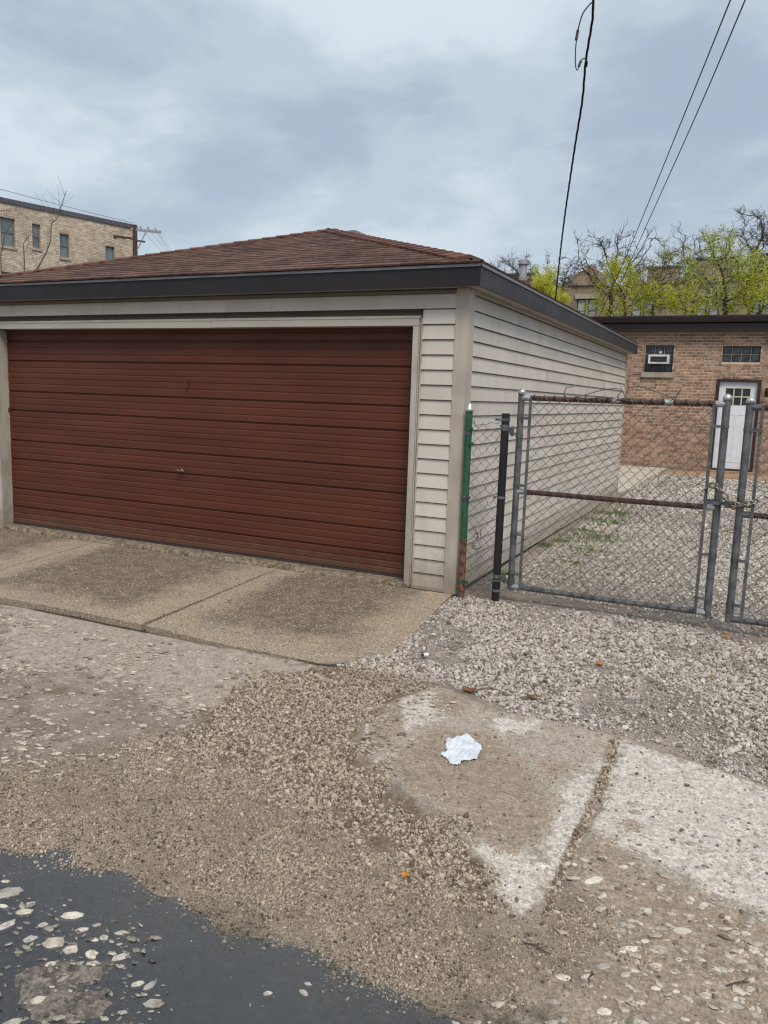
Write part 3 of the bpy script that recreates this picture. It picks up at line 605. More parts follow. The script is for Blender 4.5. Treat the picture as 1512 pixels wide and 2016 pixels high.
def band(m, c, z, r, w=.022, ext=None):
    m.lathe((c[0], c[1], z - w / 2), [(r + .0035, 0), (r + .0035, w)], 12)
    if ext: 
        x0, x1 = sorted((c[0] + (r if ext > 0 else -r), c[0] + ext)); m.box(x0, c[1] - r - .004, z - w / 2, x1, c[1] - r + .001, z + w / 2); m.tube([(x1 - .01 if ext > 0 else x0 + .01, c[1] - r - .012, z), (x1 - .01 if ext > 0 else x0 + .01, c[1] - r + .008, z)], .005, 6)
fx, fy = 5.462, -.115
fence = thing('chain_link_fence', (5.6, -.1, zg(5.6, -.1)), 'short torn chain link fence between a green and a black post at the garage corner', 'fence')
m = MB(); m.tube([(fx + .004, fy, .42), (fx, fy, 1.48)], .030, 12); m.build('post', M['green'], fence, smooth=False)
m = MB(); m.tube([(fx + .004, fy, -.15), (fx + .004, fy, .42)], .0298, 12); m.build('post_foot', M['postrust'], fence)
m = MB(); m.lathe((fx, fy, 1.478), [(.034, 0), (.034, .02), (.027, .03), (.017, .055), (.004, .072)], 12); m.build('post_cap', M['galvb'], fence, smooth=True)
for z, mt, ex in ((1.30, 'galv', None), (1.22, 'green', .065), (1.34, 'green', .05), (.78, 'galv', .055), (.075, 'green', .07), (-.05, 'galv', None)):
    m = MB(); band(m, (fx, fy), z, .030, .024, ex); m.build('post_band', M[mt], fence)
bx, by = 5.760, -.085
m = MB(); m.tube([(bx - .003, by, -.2), (bx, by, 1.475)], .033, 12); m.build('post', M['black'], fence)
for z, ex in ((1.425, -.075), (1.375, -.03), (.80, -.055), (.115, -.06), (.03, -.07)):
    m = MB(); band(m, (bx, by), z, .033, .02, ex); m.build('tension_band', M['galv'], fence)
chainlink(MB(), 5.50, 5.735, -.07, 1.385, -.10, rag=.0055, seed=4, sag=.02).build('wire_mesh', M['wire'], fence)
m = MB(); m.tube([(5.49, -.1, 1.385), (5.505, -.1, 1.41), (5.515, -.105, 1.36), (5.54, -.1, 1.372), (5.58, -.1, 1.385), (5.60, -.11, 1.375), (5.65, -.1, 1.40), (5.70, -.1, 1.39), (5.73, -.1, 1.42)], .0028, 4); m.build('loose_wire', M['wire'], fence)
for (a, b, c) in ((5.56, .36, 'leaf_brown'), (5.60, .47, 'twig')):
    m = MB(); rr = random.Random(int(b * 100))
    for k in range(9): p = Vector((a, -.12, b)) + Vector([rr.gauss(0, .012) for _ in '123']); q = p + Vector([rr.gauss(0, .022) for _ in '123']); m.tube([p, q], .003, 4)
    m.build('caught_debris', M[c], fence)

def gate(label, x0, x1, zt, zb, zm, hinge, seed):
    y = FY; zbase = zg((x0 + x1) / 2, y)
    g = thing('fence_gate', ((x0 + x1) / 2, y, zbase), label, 'gate', 'chain link gate leaves across the gravel drive'); R = .027
    for x in (x0, x1):
        m = MB(); m.tube([(x, y, zb - .02), (x, y, zt - .03)], R, 12); m.build('stile', M['galv'], g)
        m = MB(); m.lathe((x, y, zt - .035), [(.031, 0), (.031, .022), (.026, .03), (.018, .042), (.004, .048)], 12); m.build('post_cap', M['galvb'], g, smooth=True)
    zr = zt - .062
    for (z, mt, nm) in ((zr, 'rust', 'top_rail'), (zm, 'rust', 'middle_rail'), (zb + .008, 'greyrail', 'bottom_rail')):
        m = MB(); m.tube([(x0 + R, y, z), ((x0 + x1) / 2, y, z - .004), (x1 - R, y, z)], .021, 10); m.build(nm, M[mt], g)
        for x, s in ((x0, 1), (x1, -1)):
            m = MB(); m.tube([(x + s * .01, y, z), (x + s * .075, y, z)], .0245, 10); m.build('rail_fitting', M['galvb' if seed == 1 else 'galv'], g)
    for xx in (x0 + .47 * (x1 - x0), x0 + .72 * (x1 - x0)):
        m = MB(); m.tube([(xx, y, zr), (xx + .06, y, zr)], .0235, 10); m.build('rail_fitting', M['galvb'], g)
    for x, s in ((x0, 1), (x1, -1)):
        xb = x + s * .082; m = MB(); m.box(xb - .011, y - .028, zb + .0, xb + .011, y - .021, zr + .0); m.build('tension_bar', M['galv'], g)
        for z in (zb + .12, zb + .45, zb + .85, zr - .16):
            m = MB(); m.lathe((x, y, z - .011), [(R + .003, 0), (R + .003, .022)], 12); a, b = sorted((x + s * .02, xb + s * .014)); m.box(a, y - .032, z - .011, b, y - .0285, z + .011); m.build('tension_band', M['galv'], g)
    chainlink(MB(), x0 + .07, x1 - .07, zb - .015, zr + .015, y - .025, seed=seed, r=.0029).build('wire_mesh', M['wire'], g)
    return g
gl = gate('left chain link gate leaf with rusty rails, hinged on the black post', 5.862, 7.368, 1.664, .055, .853, 0, 1)
for z in (1.30, .10):
    m = MB(); m.lathe((bx, by, z + .05 - .014), [(.0372, 0), (.0372, .028)], 12); m.lathe((5.862, FY, z - .014), [(.031, 0), (.031, .030)], 12)
    m.box(bx + .03, by - .01, z + .02, 5.83, by + .012, z + .06); m.tube([(5.815, by + .02, z - .005), (5.815, by + .02, z + .075)], .010, 8); m.box(5.80, by, z + .005, 5.85, FY, z + .025); m.build('gate_hinge', M['galv'], gl)
rr = random.Random(9)
tw = [[(6.22, 1.60), (6.20, 1.64), (6.22, 1.69), (6.26, 1.70)], [(6.24, 1.60), (6.36, 1.64), (6.50, 1.685), (6.60, 1.695), (6.63, 1.67), (6.60, 1.63)], [(6.60, 1.60), (6.66, 1.625), (6.68, 1.70), (6.665, 1.76), (6.70, 1.80), (6.76, 1.80)],
      [(6.62, 1.70), (6.67, 1.63), (6.70, 1.60), (6.69, 1.56)], [(6.68, 1.70), (6.74, 1.715), (6.84, 1.69), (6.95, 1.655), (7.0, 1.63)], [(6.98, 1.60), (7.03, 1.66), (7.05, 1.70)], [(6.30, 1.60), (6.50, 1.625), (6.75, 1.60)]]
for k, t in enumerate(tw):
    m = MB(); m.tube([(a, FY - .01 + rr.uniform(-.03, .03), b) for a, b in t], .0036, 5); m.build('barbed_wire', M['wire'], gl)
m = MB(); lx = 7.345; m.lathe((7.368, FY, .875), [(.032, 0), (.032, .035)], 12); m.box(7.30, FY - .045, .88, 7.44, FY - .033, .905); m.box(7.42, FY - .055, .865, 7.455, FY - .02, .92); m.build('fork_latch', M['galv'], gl); MB().tube([(7.452, FY - .045, .89), (7.475, FY - .045, .89), (7.482, FY - .045, .885)], [.016, .018, .010], 8).build('latch_end', M['green'], gl)
gr = gate('right chain link gate leaf with a rusty hook, cut by the edge of view', 7.520, 9.05, 1.648, .035, .822, 0, 2)
m = MB(); m.tube([(7.50, FY - .03, .865), (7.475, FY - .04, .86), (7.455, FY - .045, .875), (7.452, FY - .045, .90)], .0085, 8); m.build('gate_hook', M['copper'], gr)
# chain between the two leaves
cpath = [(7.268, .0), (7.285, .99), (7.305, 1.025), (7.345, 1.03), (7.385, 1.01), (7.42, .965), (7.455, .925), (7.50, .905), (7.55, .915), (7.595, .925)]
cp = [Vector((7.275, FY - .052, .985)), Vector((7.31, FY - .058, 1.02)), Vector((7.355, FY - .066, 1.015)), Vector((7.395, FY - .068, .975)), Vector((7.425, FY - .068, .932)), Vector((7.462, FY - .068, .902)), Vector((7.51, FY - .068, .890)), Vector((7.555, FY - .064, .905)), Vector((7.60, FY - .056, .915)), Vector((7.625, FY - .02, .93))]
ch = thing('lock_chain', (7.44, FY - .07, .88), 'steel chain looped around the two gate stiles to hold the gate shut', 'chain')
def link_mesh():
    mb = MB(); pts = []
    for k in range(16):
        a = 6.28318 * k / 16; pts.append((math.cos(a) * .014 + (.017 if math.cos(a) > 0 else -.017), math.sin(a) * .0165, 0))
    mb.tube(pts, .0062, 6, closed=True); me = mb.mesh('chain_link', smooth=True); me.materials.append(M['chain']); return me
lm = link_mesh()
for i, (a, b) in enumerate(zip(cp, cp[1:])):
    d = b - a; o = inst('chain_link', lm, ch, (a + b) / 2); q = d.to_track_quat('X', 'Z') @ Matrix.Rotation(math.radians(90 if i % 2 else 15), 3, 'X').to_quaternion(); o.rotation_euler = q.to_euler()

# ------------------------------------------------------------------ brick building behind the yard
BY = 14.5; X0, X1 = .6, 10.5; GZ = .0
bb = thing('brick_building', (5.5, BY, GZ), 'low orange brick building with dark gutter, glass block windows and a white door', 'building')
HO = [(4.85, 5.515, 2.40, 3.06), (6.62, 7.445, 2.66, 3.04), (6.555, 7.525, .08, 2.265)]
def fillw(m, x0, x1, z0, z1, y0, y1, ho): return holes_wall(m, x0, x1, z0, z1, ho, y0, y1)
fillw(MB(), X0, X1, -.3, 3.42, BY + .006, BY + .3, HO).build('wall', M['mortar'], bb)
m = MB(); m.box(X0, BY + .3, -.3, X0 + .3, BY + 9, 3.42); m.box(X1 - .3, BY + .3, -.3, X1, BY + 9, 3.42); m.box(X0, BY + 9, -.3, X1, BY + 9.3, 3.42); m.build('wall', M['mortar'], bb)
def brick_mesh(w, d=.07, h=.054):
    mb = MB(); b = .003; mb.box(b, 0, b, w - b, d, h - b); mb.add([(0, b, 0), (w, b, 0), (w, b, h), (0, b, h), (0, d, 0), (w, d, 0), (w, d, h), (0, d, h)], [(0, 1, 5, 4), (1, 2, 6, 5), (2, 3, 7, 6), (3, 0, 4, 7)])
    mb.f += [(0, 1, 9, 8)][:0]; n = 0
    mb.add([(b, 0, b), (w - b, 0, b), (w - b, 0, h - b), (b, 0, h - b), (0, b, 0), (w, b, 0), (w, b, h), (0, b, h)], [(0, 1, 5, 4)[::-1], (1, 2, 6, 5)[::-1], (2, 3, 7, 6)[::-1], (3, 0, 4, 7)[::-1]])
    me = mb.mesh('brick'); me.materials.append(M['brickm']); return me
bme = {False: brick_mesh(.197), True: brick_mesh(.094)}
cand = []; rb = random.Random(21); PITZ = .0705
nrow = int((3.36 - GZ) / PITZ)
for k in range(nrow):
    z = GZ + .02 + k * PITZ; head = k % 6 == 5; w = .094 if head else .197; st = w + .013; x = 3.2 + (0 if k % 2 else st / 2)
    while x < 9.2:
        a, b = x, x + w; hit = [h for h in HO if a < h[1] - .003 and b > h[0] + .003 and z < h[3] - .01 and z + .054 > h[2] + .01]
        segs = [(a, b)]
        for h in hit:
            segs = [s for p, q in segs for s in ((p, min(q, h[0] - .004)), (max(p, h[1] + .004), q)) if s[1] - s[0] > .03]
        for p, q in segs: cand.append((p, q, z, head))
        x += st
best = [c for c in cand if abs((c[1] - c[0]) - .197) < .002 and c[0] > 4.55 and c[1] < 7.65 and c[2] > 1.05]; best.sort(key=lambda c: -c[2]); chosen = set(id(c) for c in best[:298])
stuff = MB()
for c in cand:
    if id(c) in chosen: inst('brick', bme[False], bb, (c[0], BY + rb.uniform(-.002, .003), c[2] + rb.uniform(-.002, .002)))
    else: yy = BY + rb.uniform(-.002, .003); stuff.box(c[0], yy, c[2], c[1], yy + .05, c[2] + .058)
M['brickr'] = brickr = pmat('brick_joined', (.375, .24, .17), (.25, .155, .112), .88, ns=5.5, lo=.35, hi=.65, grain=.25, gs=120)
def island_random(m_, amt):                        # each joined brick its own tone
    nt = m_.node_tree; p = next(n for n in nt.nodes if n.type == 'BSDF_PRINCIPLED'); src = p.inputs['Base Color'].links[0].from_socket
    gi = nt.nodes.new('ShaderNodeNewGeometry').outputs['Random Per Island']; h = math_(nt, 'FRACT', math_(nt, 'MULTIPLY', gi, 13.7))
    k = nd(nt, 'ShaderNodeCombineColor', {0: ramp(nt, gi, 0, 1, 1 - amt, 1 + amt), 1: ramp(nt, math_(nt, 'ADD', gi, math_(nt, 'MULTIPLY', h, .12)), 0, 1.1, 1 - amt, 1 + amt), 2: ramp(nt, math_(nt, 'ADD', gi, math_(nt, 'MULTIPLY', h, .2)), 0, 1.2, 1 - amt, 1 + amt)}).outputs[0]
    nt.links.new(mixc(nt, 1., src, k, 'MULTIPLY'), p.inputs['Base Color'])
island_random(brickr, .3)
tag(stuff.build('brick_courses', brickr, bb), kind='stuff')
# glass block windows
def gblocks(hx, nx, nz, name):
    x0, x1, z0, z1 = hx; f = MB().box(x0, BY + .11, z0, x1, BY + .12, z1).build('window', M['mortar'], bb)
    w, h = (x1 - x0) / nx, (z1 - z0) / nz
    for i in range(nx):
        for j in range(nz):
            m = MB(); a, b, c, d = x0 + w * i + .008, x0 + w * (i + 1) - .008, z0 + h * j + .008, z0 + h * (j + 1) - .008; y = BY + .075
            m.add([(a, y + .02, c), (b, y + .02, c), (b, y + .02, d), (a, y + .02, d), (a + .015, y, c + .015), (b - .015, y, c + .015), (b - .015, y, d - .015), (a + .015, y, d - .015), (a, y + .04, c), (b, y + .04, c), (b, y + .04, d), (a, y + .04, d)],
                  [(4, 5, 6, 7), (0, 1, 5, 4), (1, 2, 6, 5), (2, 3, 7, 6), (3, 0, 4, 7), (0, 8, 9, 1), (1, 9, 10, 2), (2, 10, 11, 3), (3, 11, 8, 0)]); m.build('glass_block', M['gblock'], f)
    m = MB()
    for i in range(1, nx): m.box(x0 + w * i - .007, BY + .085, z0, x0 + w * i + .007, BY + .11, z1)
    for j in range(1, nz): m.box(x0, BY + .086, z0 + h * j - .007, x1, BY + .11, z0 + h * j + .007)
    m.build('block_joint', M['stone_sill'], f); return f
gblocks(HO[0], 3, 3, 'w'); gblocks(HO[1], 4, 2, 'w')
m = MB(); m.box(4.80, BY - .05, 2.27, 5.575, BY + .1, 2.395); m.build('window_sill', M['stone_sill'], bb)
m = MB(); m.lathe((0, 0, 0), [(.036, 0), (.036, .01), (.02, .012)], 14); m.v = [(5.205 + a, BY + .07 - c, 2.885 + b) for a, b, c in m.v]; m.build('window_vent', M['acwhite'], bb)
ac = thing('air_conditioner', (5.195, BY - .1, 2.605), 'white air conditioner set into the glass block window of the brick building', 'air conditioner')
x0, x1, z0, z1 = 4.955, 5.435, 2.598, 2.815; m = MB(); t = .045
m.box(x0, BY - .16, z0, x0 + t, BY + .07, z1); m.box(x1 - t, BY - .16, z0, x1, BY + .07, z1); m.box(x0 + t, BY - .16, z1 - t, x1 - t, BY + .07, z1); m.box(x0 + t, BY - .16, z0, x1 - t, BY + .07, z0 + t * .8); m.build('case', M['acwhite'], ac)
m = MB(); m.box(x0 + t, BY - .12, z0 + .03, x1 - t, BY - .11, z1 - t); m.build('coil', M['acgrille'], ac)
for k in range(5): m = MB(); zz = z0 + .055 + k * .022; m.box(x0 + t, BY - .14, zz, x1 - t, BY - .125, zz + .006); m.build('grille_slat', M['galv'], ac)
# door
dx0, dx1, dz0, dz1 = 6.625, 7.455, .125, 2.195
m = MB(); m.box(6.555, BY - .02, .085, dx0 - .003, BY + .10, 2.265); m.box(dx1 + .003, BY - .02, .085, 7.525, BY + .10, 2.265); m.box(dx0 - .003, BY - .02, dz1 + .003, dx1 + .003, BY + .10, 2.265); m.box(dx0 - .003, BY - .02, .085, dx1 + .003, BY + .1, dz0 - .003); m.build('door_frame', M['dkframe'], bb)
hl = (6.775, 7.305, 1.655, 2.045)
door = holes_wall(MB(), dx0, dx1, dz0, dz1, [hl], BY + .05, BY + .09).build('door', M['white'], bb)
w, h = (hl[1] - hl[0]) / 3, (hl[3] - hl[2]) / 2
for i in range(3):
    for j in range(2): MB().box(hl[0] + w * i + .012, BY + .066, hl[2] + h * j + .012, hl[0] + w * (i + 1) - .012, BY + .07, hl[2] + h * (j + 1) - .012).build('pane', M['glass'], door)
m = MB()
for i in (1, 2): m.box(hl[0] + w * i - .013, BY + .048, hl[2], hl[0] + w * i + .013, BY + .075, hl[3])
m.box(hl[0], BY + .0482, hl[2] + h - .013, hl[1], BY + .075, hl[2] + h + .013)
for i in (0, 1): xx = (hl[0] - .012, hl[1])[i]; m.box(xx, BY + .046, hl[2] - .012, xx + .012, BY + .055, hl[3] + .012)
for i in (0, 1): zz = (hl[2] - .012, hl[3])[i]; m.box(hl[0], BY + .0462, zz, hl[1], BY + .055, zz + .012)
m.build('muntin', M['cream'], door)
for a, b in ((6.76, 7.03), (7.05, 7.32)):
    m = MB(); m.box(a, BY + .044, .28, b, BY + .05, .30); m.box(a, BY + .044, 1.42, b, BY + .05, 1.44); m.box(a, BY + .0442, .30, a + .02, BY + .05, 1.42); m.box(b - .02, BY + .0442, .30, b, BY + .05, 1.42); m.build('panel_moulding', M['white'], door)
m = MB(); m.tube([(7.40, BY + .05, 1.06), (7.40, BY, 1.06)], [.012, .028], 10); m.build('door_knob', M['cream'], door)
m = MB(); m.box(6.5, BY - .35, -.1, 7.62, BY - .02, .078); m.build('door_step', pmat('ochre_step', (.34, .23, .11), (.24, .16, .09), .9, ns=9), bb)
# eaves: boxed fascia and gutter
m = MB(); m.box(X0, BY - .22, 3.36, X1, BY + .0, 3.545); m.build('fascia_board', M['darkfascia'], bb)
pr = [(-.22, 3.56), (-.33, 3.57), (-.345, 3.62), (-.36, 3.69), (-.36, 3.725), (-.22, 3.725)]
m = MB().prism([(X0, BY + a, b) for a, b in pr], (X1 - X0, 0, 0)); m.build('gutter', M['darkfascia'], bb)
m = MB(); m.add([(X0 - .1, BY - .25, 3.73), (X1 + .1, BY - .25, 3.73), (X1 + .1, BY + 9.5, 3.95), (X0 - .1, BY + 9.5, 3.95), (X0 - .1, BY - .25, 3.70), (X1 + .1, BY - .25, 3.70), (X1 + .1, BY + 9.5, 3.92), (X0 - .1, BY + 9.5, 3.92)], [(0, 1, 2, 3), (7, 6, 5, 4), (0, 4, 5, 1), (1, 5, 6, 2), (2, 6, 7, 3), (3, 7, 4, 0)]); m.build('roof', M['deck'], bb)
lamp = thing('wall_lamp', (7.66, BY, 2.0), 'small black lantern on the brick wall beside the white door', 'lamp')
m = MB(); m.box(7.63, BY - .02, 1.93, 7.70, BY - .001, 2.07); m.build('back_plate', M['black'], lamp)
m = MB(); m.tube([(7.665, BY - .02, 2.02), (7.665, BY - .09, 2.06), (7.665, BY - .14, 2.03)], .01, 8); m.build('arm', M['black'], lamp)
m = MB(); m.lathe((7.665, BY - .14, 1.86), [(.03, 0), (.05, .03), (.055, .13), (.02, .17)], 8); m.build('lantern', M['black'], lamp)
# paved strip and dirt strip at the foot of that wall
pad = MB().prism([(3.6, 14.44, -.1), (3.6, 6.9, -.1), (5.50, 6.9, -.1), (5.62, 9.5, -.1), (5.6, 11.4, -.1), (6.1, 12.9, -.1), (6.4, 14.44, -.1)], (0, 0, .0))
m = MB(); pp = [(3.6, 14.44), (3.6, 8.4), (5.40, 8.4), (5.52, 9.5), (5.50, 11.4), (5.55, 12.9), (5.60, 14.44)]
m.prism([(a, b, float(g0(a, b)) - .1) for a, b in pp], (0, 0, .125)); tag(m.build('yard_path', pmat('pale_paving', (.50, .45, .37), (.40, .36, .30), .9, ns=2.5, bump=.3, bs=40)), kind='structure')
m = MB(); pp = [(5.6, 12.6), (6.6, 12.9), (9.8, 12.9), (9.8, 14.44), (6.45, 14.44), (5.62, 13.4)]
m.prism([(a, b, float(g0(a, b)) - .1) for a, b in pp], (0, 0, .122)); tag(m.build('dirt_strip', pmat('reddish_dirt', (.30, .17, .10), (.33, .25, .16), .95, ns=1.6, bump=.5, bs=30)), kind='structure')

# ------------------------------------------------------------------ left apartment building (rotated thing, local coordinates: x along the wall, y into it)
AN = math.atan2(.963, .27)
lb = thing('apartment_building', (-23.68, 27.4, 0), 'three storey weathered tan brick apartment block with sash windows, far left', 'building', rot=AN, local=True)
HW = [(-6.99, -6.30, 8.07, 9.36), (-5.48, -5.07, 8.20, 9.32), (-4.10, -3.60, 7.97, 9.10), (-1.63, -1.10, 7.55, 8.89), (-7.02, -6.25, 5.5, 6.86)]
HW += [(-5.5, -5.05, 5.1, 6.4), (-4.1, -3.6, 5.0, 6.3), (-1.63, -1.1, 4.7, 6.0)]
holes_wall(MB(), -14, 0, -.4, 10.02, HW, 0, .35).build('wall', M['wallL'], lb)
m = MB(); m.box(-.35, .35, -.4, 0, 9, 10.02); m.box(-14, .35, -.4, -13.65, 9, 10.02); m.box(-14, 9, -.4, 0, 9.3, 10.02); m.build('wall', M['wallL'], lb)
m = MB(); m.box(-14.1, -.06, 10.02, .06, .42, 10.09); m.box(-14.1, -.03, 10.09, .06, .40, 10.24); m.build('coping', M['coping'], lb)
MB().box(-13.6, .36, 9.5, -.36, 8.9, 9.6).build('roof', M['deck'], lb)
M['winframe'] = pmat('olive_window_frame', (.20, .18, .13), (.15, .14, .10), .6)
for i, (a, b, c, d) in enumerate(HW):
    m = MB(); t = .06
    m.box(a, .08, c, a + t, .2, d); m.box(b - t, .08, c, b, .2, d); m.box(a + t, .08, d - t, b - t, .2, d); m.box(a + t, .08, c, b - t, .2, c + t); m.box(a + t, .10, (c + d) / 2 - .03, b - t, .19, (c + d) / 2 + .03)
    f = m.build('window', M['winframe'], lb)
    MB().box(a + t, .14, c + t, b - t, .15, (c + d) / 2 - .03).build('pane', M['glass2'], f); MB().box(a + t, .12, (c + d) / 2 + .03, b - t, .13, d - t).build('pane', M['glass2'], f)
    MB().box(a - .05, -.06, c - .13, b + .05, .08, c - .003).build('window_sill', M['stone_sill'], lb)
    # segmental arch of soldier bricks over the head
    m = MB(); n = max(6, int((b - a) / .075)); rows = 3 if b - a > .6 else 2
    for rr_ in range(rows):
        for k in range(n):
            u = (k + .5) / n; x = a + (b - a) * u; rise = .10 * (1 - (2 * u - 1) ** 2) * (b - a) / .6
            m.box(x - .028, -.014 - .004 * rr_, d - .02 + rise + rr_ * .115, x + .028, .02, d + .08 + rise + rr_ * .115)
    m.build('brick_arch', M['wallL'], lb)

# ------------------------------------------------------------------ utility pole with crossarms and line wires
pole = thing('utility_pole', (-22.0, 25.7, 0), 'brown wooden utility pole with grey crossarm at the corner of the left apartment block', 'utility pole')
px, py = -22.0, 25.72; MB().tube([(px, py, -.3), (px, py, 9.78)], [.16, .115], 10).build('pole_shaft', M['polewood'], pole)
a1 = Vector((-22.15, 25.6, 9.56)); b1 = Vector((-20.86, 26.36, 9.49)); dd = (b1 - a1).normalized(); 
def arm(name, a, b, t, mt):
    d = (Vector(b) - Vector(a)); s = d.cross(Vector((0, 0, 1))).normalized() * t; u = Vector((0, 0, t * 1.2)); A = Vector(a)
    MB().prism([A - s - u, A + s - u, A + s + u, A - s + u], d).build(name, M[mt], pole)
arm('crossarm', a1, b1, .05, 'polegrey'); arm('crossarm', (-23.0, 25.25, 9.2), (-21.95, 25.68, 9.09), .045, 'polewood'); arm('crossarm', (-22.0, 25.7, 9.02), (-21.55, 25.95, 8.97), .035, 'polewood')
MB().tube([a1 + dd * .75 - Vector((0, 0, .05)), (px + .1, py, 8.5)], .028, 6).build('crossarm_brace', M['polegrey'], pole)
for t in (.32, .48, .85, 1.22): p = a1 + dd * t; MB().lathe((p.x, p.y, p.z + .05), [(.02, 0), (.02, .06), (.045, .07), (.045, .12), (.02, .15)], 8).build('insulator', M['polegrey'], pole)
for t in (-.95, -.55): p = Vector((px, py, 9.12)) + Vector((t, t * .42, .06)); MB().lathe((p.x, p.y, p.z - .1), [(.05, 0), (.05, .1), (.02, .14)], 8).build('insulator', M['polewood'], pole)
def sagline(a, b, sag, n=24):
    a, b = Vector(a), Vector(b); return [a.lerp(b, i / n) - Vector((0, 0, sag * 4 * (i / n) * (1 - i / n))) for i in range(n + 1)]
for k, (t, z) in enumerate(((.48, .18), (.85, .18), (1.22, .18), (1.25, .0))):
    p = a1 + dd * t + Vector((0, 0, z)); m = MB(); m.tube(sagline(p, p + Vector((-11.5, 18.5, 1.0 - .25 * k)), .5), .008, 4)
    tag(m.build('line_wire', M['cable'], base=p), ['thin line wire from the inner crossarm insulator down behind the garage roof', 'thin line wire from the middle crossarm insulator down behind the garage roof', 'thin line wire from the outer crossarm insulator down behind the garage roof', 'lowest thin line wire from the tip of the crossarm down behind the garage roof'][k], 'wire', 'line wires running from the utility pole')
m = MB(); m.tube(sagline((-22.19, 25.8, 9.9), (-26.6, 18.6, 10.85), .05), .010, 4); tag(m.build('line_wire', M['cable'], base=(-22.19, 25.8, 9.9)), 'thin line wire running along above the coping of the left apartment block', 'wire', 'line wires running from the utility pole')

# ------------------------------------------------------------------ far courtyard building on the right
rbld = thing('courtyard_building', (-1, 44, 0), 'long tan brick apartment block with stepped gables behind the spring trees', 'building')
HR = []
for cx in (-2.75, 1.2 - .65, 4.2, 7.0, -6.4, 10.2):
    for zz in (6.5, 3.4): HR += [(cx - .62, cx - .06, zz, zz + 1.45), (cx + .06, cx + .62, zz, zz + 1.45)]
holes_wall(MB(), -11, 16, 0, 8.75, HR, 44, 44.4).build('wall', M['wallR'], rbld)
for (a, b, z) in ((-8.6, -6.2, 9.5), (.7, 2.5, 9.6), (2.9, 5.6, 10.0), (6.2, 9.5, 10.1)): MB().box(a, 43.9, 8.75, b, 44.5, z).build('parapet', M['wallR'], rbld); MB().box(a - .06, 43.85, z, b + .06, 44.55, z + .12).build('parapet_cap', M['coping'], rbld)
m = MB().prism([(-3.75, 43.88, 8.75), (-1.7, 43.88, 8.75), (-1.7, 43.88, 9.3), (-2.25, 43.88, 9.62), (-3.2, 43.88, 9.62), (-3.75, 43.88, 9.3)], (0, .6, 0)); m.build('gable', M['wallR'], rbld)
MB().box(-3.05, 43.86, 9.62, -2.4, 44.5, 9.92).build('gable', M['wallR'], rbld)
for k in range(20):
    x = -10.9 + k * 1.33
    if not (-3.9 < x < -1.5): MB().box(x, 43.95, 8.751, x + .75, 44.45, 9.05).build('merlon', M['wallR'], rbld)
MB().box(-11, 44.4, 8.2, 16, 55, 8.3).build('roof', M['deck'], rbld); m = MB(); m.box(-11, 44.4, 0, -10.6, 55, 8.7); m.box(15.6, 44.4, 0, 16, 55, 8.7); m.build('wall', M['wallR'], rbld)
for a, b, c, d in HR:
    f = MB().box(a, 44.15, c, b, 44.2, d).build('window', M['dkframe'], rbld)
    MB().box(a + .06, 44.12, c + .06, b - .06, 44.145, c + .70).build('pane', M['glass3'], f); MB().box(a + .06, 44.11, c + .76, b - .06, 44.135, d - .06).build('pane', M['glass3'], f)
for i in range(0, len(HR), 2): a, b, c, d = HR[i]; MB().box(a - .12, 43.93, d + .002, HR[i + 1][1] + .12, 44.02, d + .28).build('lintel', M['stone_sill'], rbld); MB().box(a - .1, 43.9, c - .16, HR[i + 1][1] + .1, 44.02, c - .002).build('window_sill', M['stone_sill'], rbld)

# neighbouring low roof with flue, just past the garage eave
nb = thing('neighbouring_garage', (0.4, 13.0, 0), 'neighbouring garage whose brown roof and flue show above the beige garage eave', 'garage')
m = MB(); m.box(-3.2, 10.4, -.2, 2.35, 13.9, 3.6); m.build('wall', M['siding'], nb)
m = MB().prism([(-3.6, 10.0, 3.62), (2.75, 10.0, 3.62), (2.75, 10.0, 3.75), (2.30, 10.0, 4.28), (-3.15, 10.0, 4.28), (-3.6, 10.0, 3.75)], (0, 4.2, 0)); m.build('roof', M['deck'], nb)
fl = thing('roof_flue', (2.40 - .05, 12.0, 4.3), 'grey metal flue pipe with a flat cap on the neighbouring roof', 'flue')
MB().lathe((2.345, 12.0, 4.25), [(.088, 0), (.088, .42)], 14).build('pipe', M['pipe'], fl); MB().lathe((2.345, 12.0, 4.68), [(.125, 0), (.125, .09), (.10, .11)], 14).build('flue_cap', M['pipe'], fl); MB().lathe((2.345, 12.0, 4.22), [(.20, 0), (.10, .1)], 12).build('flashing', M['deck'], fl)

